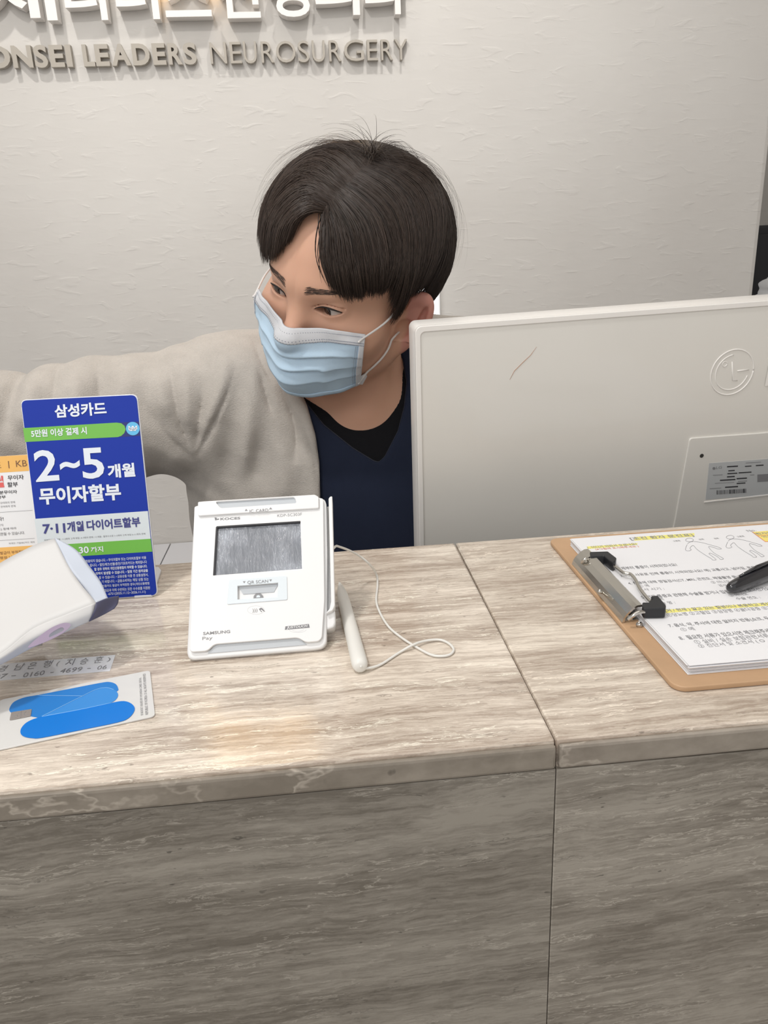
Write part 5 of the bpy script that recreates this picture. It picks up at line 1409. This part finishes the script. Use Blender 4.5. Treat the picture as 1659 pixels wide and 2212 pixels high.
for pts in ([(95, 1645), (150, 1638), (165, 1622), (215, 1612), (235, 1605), (282, 1598)], [(100, 1665), (150, 1655), (160, 1642), (150, 1638)], [(235, 1605), (215, 1625), (225, 1640), (276, 1632)], [(190, 1600), (185, 1662)]):
    tube('chip_line', PC.W([(*PC.uv(*k4(*p), .0016), .0016) for p in pts]), .00012, M['ink_m'], cr_, 4)
PC.text_uv('lettering', '® BOOST ISSUED BY HYUNDAI CARD, SEOUL', PC.uv(*k4(1287, 1637), .0012), PC.uv(*k4(1268, 1300), .0012), .0016, M['ink_m'], cr_, .0013)
PC.text_uv('lettering', 'REPUBLIC OF KOREA. © ALL RIGHTS RESERVED', PC.uv(*k4(1328, 1630), .0012), PC.uv(*k4(1303, 1265), .0012), .0016, M['ink_m'], cr_, .0013)

# ------------------------------------------------------------------ curled paper envelope
M['env'] = mat('envelope_paper', (.66, .655, .65), .55, sss=0); M['env_in'] = mat('envelope_flap_white', (.58, .63, .72), .45); M['navy'] = mat('navy_flap', (.085, .085, .15), .5); M['purp'] = mat('faded_purple_print', (.36, .29, .40), .6)
ev_ = root('paper_envelope', (-.25, .47, CT), 'curled white paper envelope with navy flap end, at the left of the counter', 'envelope')
def P3(x, y, Y): return gy(x, y, Y)
def loft(name, rows_, m, th=.0005, n=6):
    A = np.array(rows_); A = resample(A, n, 0); A = resample(A, n, 1); du_ = np.gradient(A, axis=1); dv_ = np.gradient(A, axis=0); nn_ = np.cross(du_, dv_); nn_ /= np.linalg.norm(nn_, axis=2, keepdims=True) + 1e-9
    if (nn_[A.shape[0] // 2, A.shape[1] // 2] @ (EYE - A[A.shape[0] // 2, A.shape[1] // 2])) < 0: nn_ = -nn_
    B = A - nn_ * th; r_, c_ = A.shape[:2]; V = np.concatenate([A.reshape(-1, 3), B.reshape(-1, 3)]); I = np.arange(r_ * c_).reshape(r_, c_)
    f = np.stack([I[:-1, :-1], I[:-1, 1:], I[1:, 1:], I[1:, :-1]], -1).reshape(-1, 4); fs = [f, f[:, ::-1] + r_ * c_]
    lp = np.array(list(I[0, :]) + list(I[1:, -1]) + list(I[-1, -2::-1]) + list(I[-2:0:-1, 0])); nx = np.roll(lp, -1); fs.append(np.stack([lp, lp + r_ * c_, nx + r_ * c_, nx], -1))
    return mk(name, V, np.concatenate(fs), m, ev_, True, True)
# crease line (front, low) and the raised back edge
crease = [(-110, 1468, .385), (0, 1413, .400), (72, 1357, .4190), (145, 1326, .4300), (207, 1301.5, .4380)]
midl = [(-110, 1380, .430), (0, 1315, .445), (50, 1280, .4560), (105, 1255, .4640), (155, 1234, .4710)]
back = [(-110, 1285, .475), (0, 1216, .4880), (42, 1193, .4930), (82, 1174, .4970), (118, 1163, .5000)]
loft('top_panel', [[P3(*p) for p in crease], [P3(*p) for p in midl], [P3(*p) for p in back]], M['env'])
inner = [(207, 1301.5, .4385), (183, 1270, .4580), (155, 1234, .4715), (136, 1200, .4860), (118, 1163.5, .5003)]
outer = [(233, 1292, .4450), (217, 1256, .4660), (194, 1224, .4800), (164, 1187, .4930), (119, 1162, .5005)]
loft('inner_flap', [[P3(*p) for p in inner], [P3(*p) for p in outer]], M['env_in'], .0004)
lo_ = [(-110, 1490, .388), (0, 1437, .4030), (67, 1401, .4140), (154, 1360, .4280), (193, 1343, .4350)]
mid_ = [(-110, 1480, .384), (0, 1426, .3985), (70, 1380, .4140), (150, 1344, .4275), (202, 1325, .4350)]
loft('under_panel', [[P3(*p) for p in crease], [P3(*p) for p in mid_], [P3(*p) for p in lo_]], M['env'])
nv = [[(207, 1301.5, .4382), (233, 1292, .4450), (257, 1287, .4510)], [(204, 1322, .4340), (231, 1310, .4440), (255, 1303, .4490)], [(193, 1343, .4345), (222, 1329, .4400), (247, 1315, .4460)]]
loft('navy_flap', [[P3(*p) for p in r_] for r_ in nv], M['navy'])
# printed emblem on the underside strip
pe = [P3(145, 1326, .4292), P3(150, 1344, .4262), P3(70, 1380, .4128)]
PE = Panel(pe[2], pe[1] - pe[2], pe[0] - pe[1])
def pe_px(x, y): return PE.uv(x, y)
PE.plate('emblem', [catmull([pe_px(*k4(*p)) for p in ((560, 815), (615, 815), (630, 840), (560, 905), (440, 968), (330, 1012), (250, 1035), (290, 985), (380, 910), (470, 850))], 4, True), catmull([pe_px(*k4(*p)) for p in ((540, 855), (572, 862), (560, 885), (480, 925), (440, 940), (455, 905))], 4, True)], -.0002, .0003, M['purp'], ev_)
# back panel of the envelope sloping to the counter behind
bk2 = [(-110, 1285, .4760), (0, 1216, .4890), (42, 1193, .4940), (82, 1174, .4980), (118, 1163, .5010)]
rb = [P3(*p) for p in bk2]; rf = [np.array([p[0] - .01, p[1] - .03, CT + .004]) for p in rb]
loft('back_panel', [rb, rf], M['env'], .0004)

# ------------------------------------------------------------------ white cloth beyond the wall end
M['cloth'] = mat('white_cloth', (.72, .72, .72), .8)
wc = gy(1668, 618, 1.70)
def clothf(P):
    d = ell(P, wc + [0.03, 0, -.03], (.055, .06, .070)); d = smin(d, cap(P, wc + [-.01, -.03, -.09], wc + [.05, -.04, .03], .018), .02)
    return d + .004 * np.sin(P[:, 0] * 190 + P[:, 2] * 110) + .003 * np.sin(P[:, 2] * 260 - P[:, 0] * 90)
wc_ax = [axis(wc[i] - .15, wc[i] + .2, wc[i] - .02, wc[i] + .02, .004, .005) for i in range(3)]
v, q = sdf_mesh(clothf, wc_ax); wt = mk('white_cloth', v, q, M['cloth']); tag(wt, 'crumpled white cloth at the right picture edge behind the monitor', 'cloth')
zb = min(p[2] for p in v) - .001
tb = root('side_stand', (wc[0] + .05, 1.70, 0), 'narrow white stand under the crumpled cloth at the right edge', 'stand')
box('stand_top', (wc[0] - .02, 1.64, zb - .03), (wc[0] + .16, 1.75, zb), M['cabinet'], tb, .002)
box('stand_leg', (wc[0] + .05, 1.68, 0), (wc[0] + .09, 1.72, zb - .03), M['cabinet'], tb)
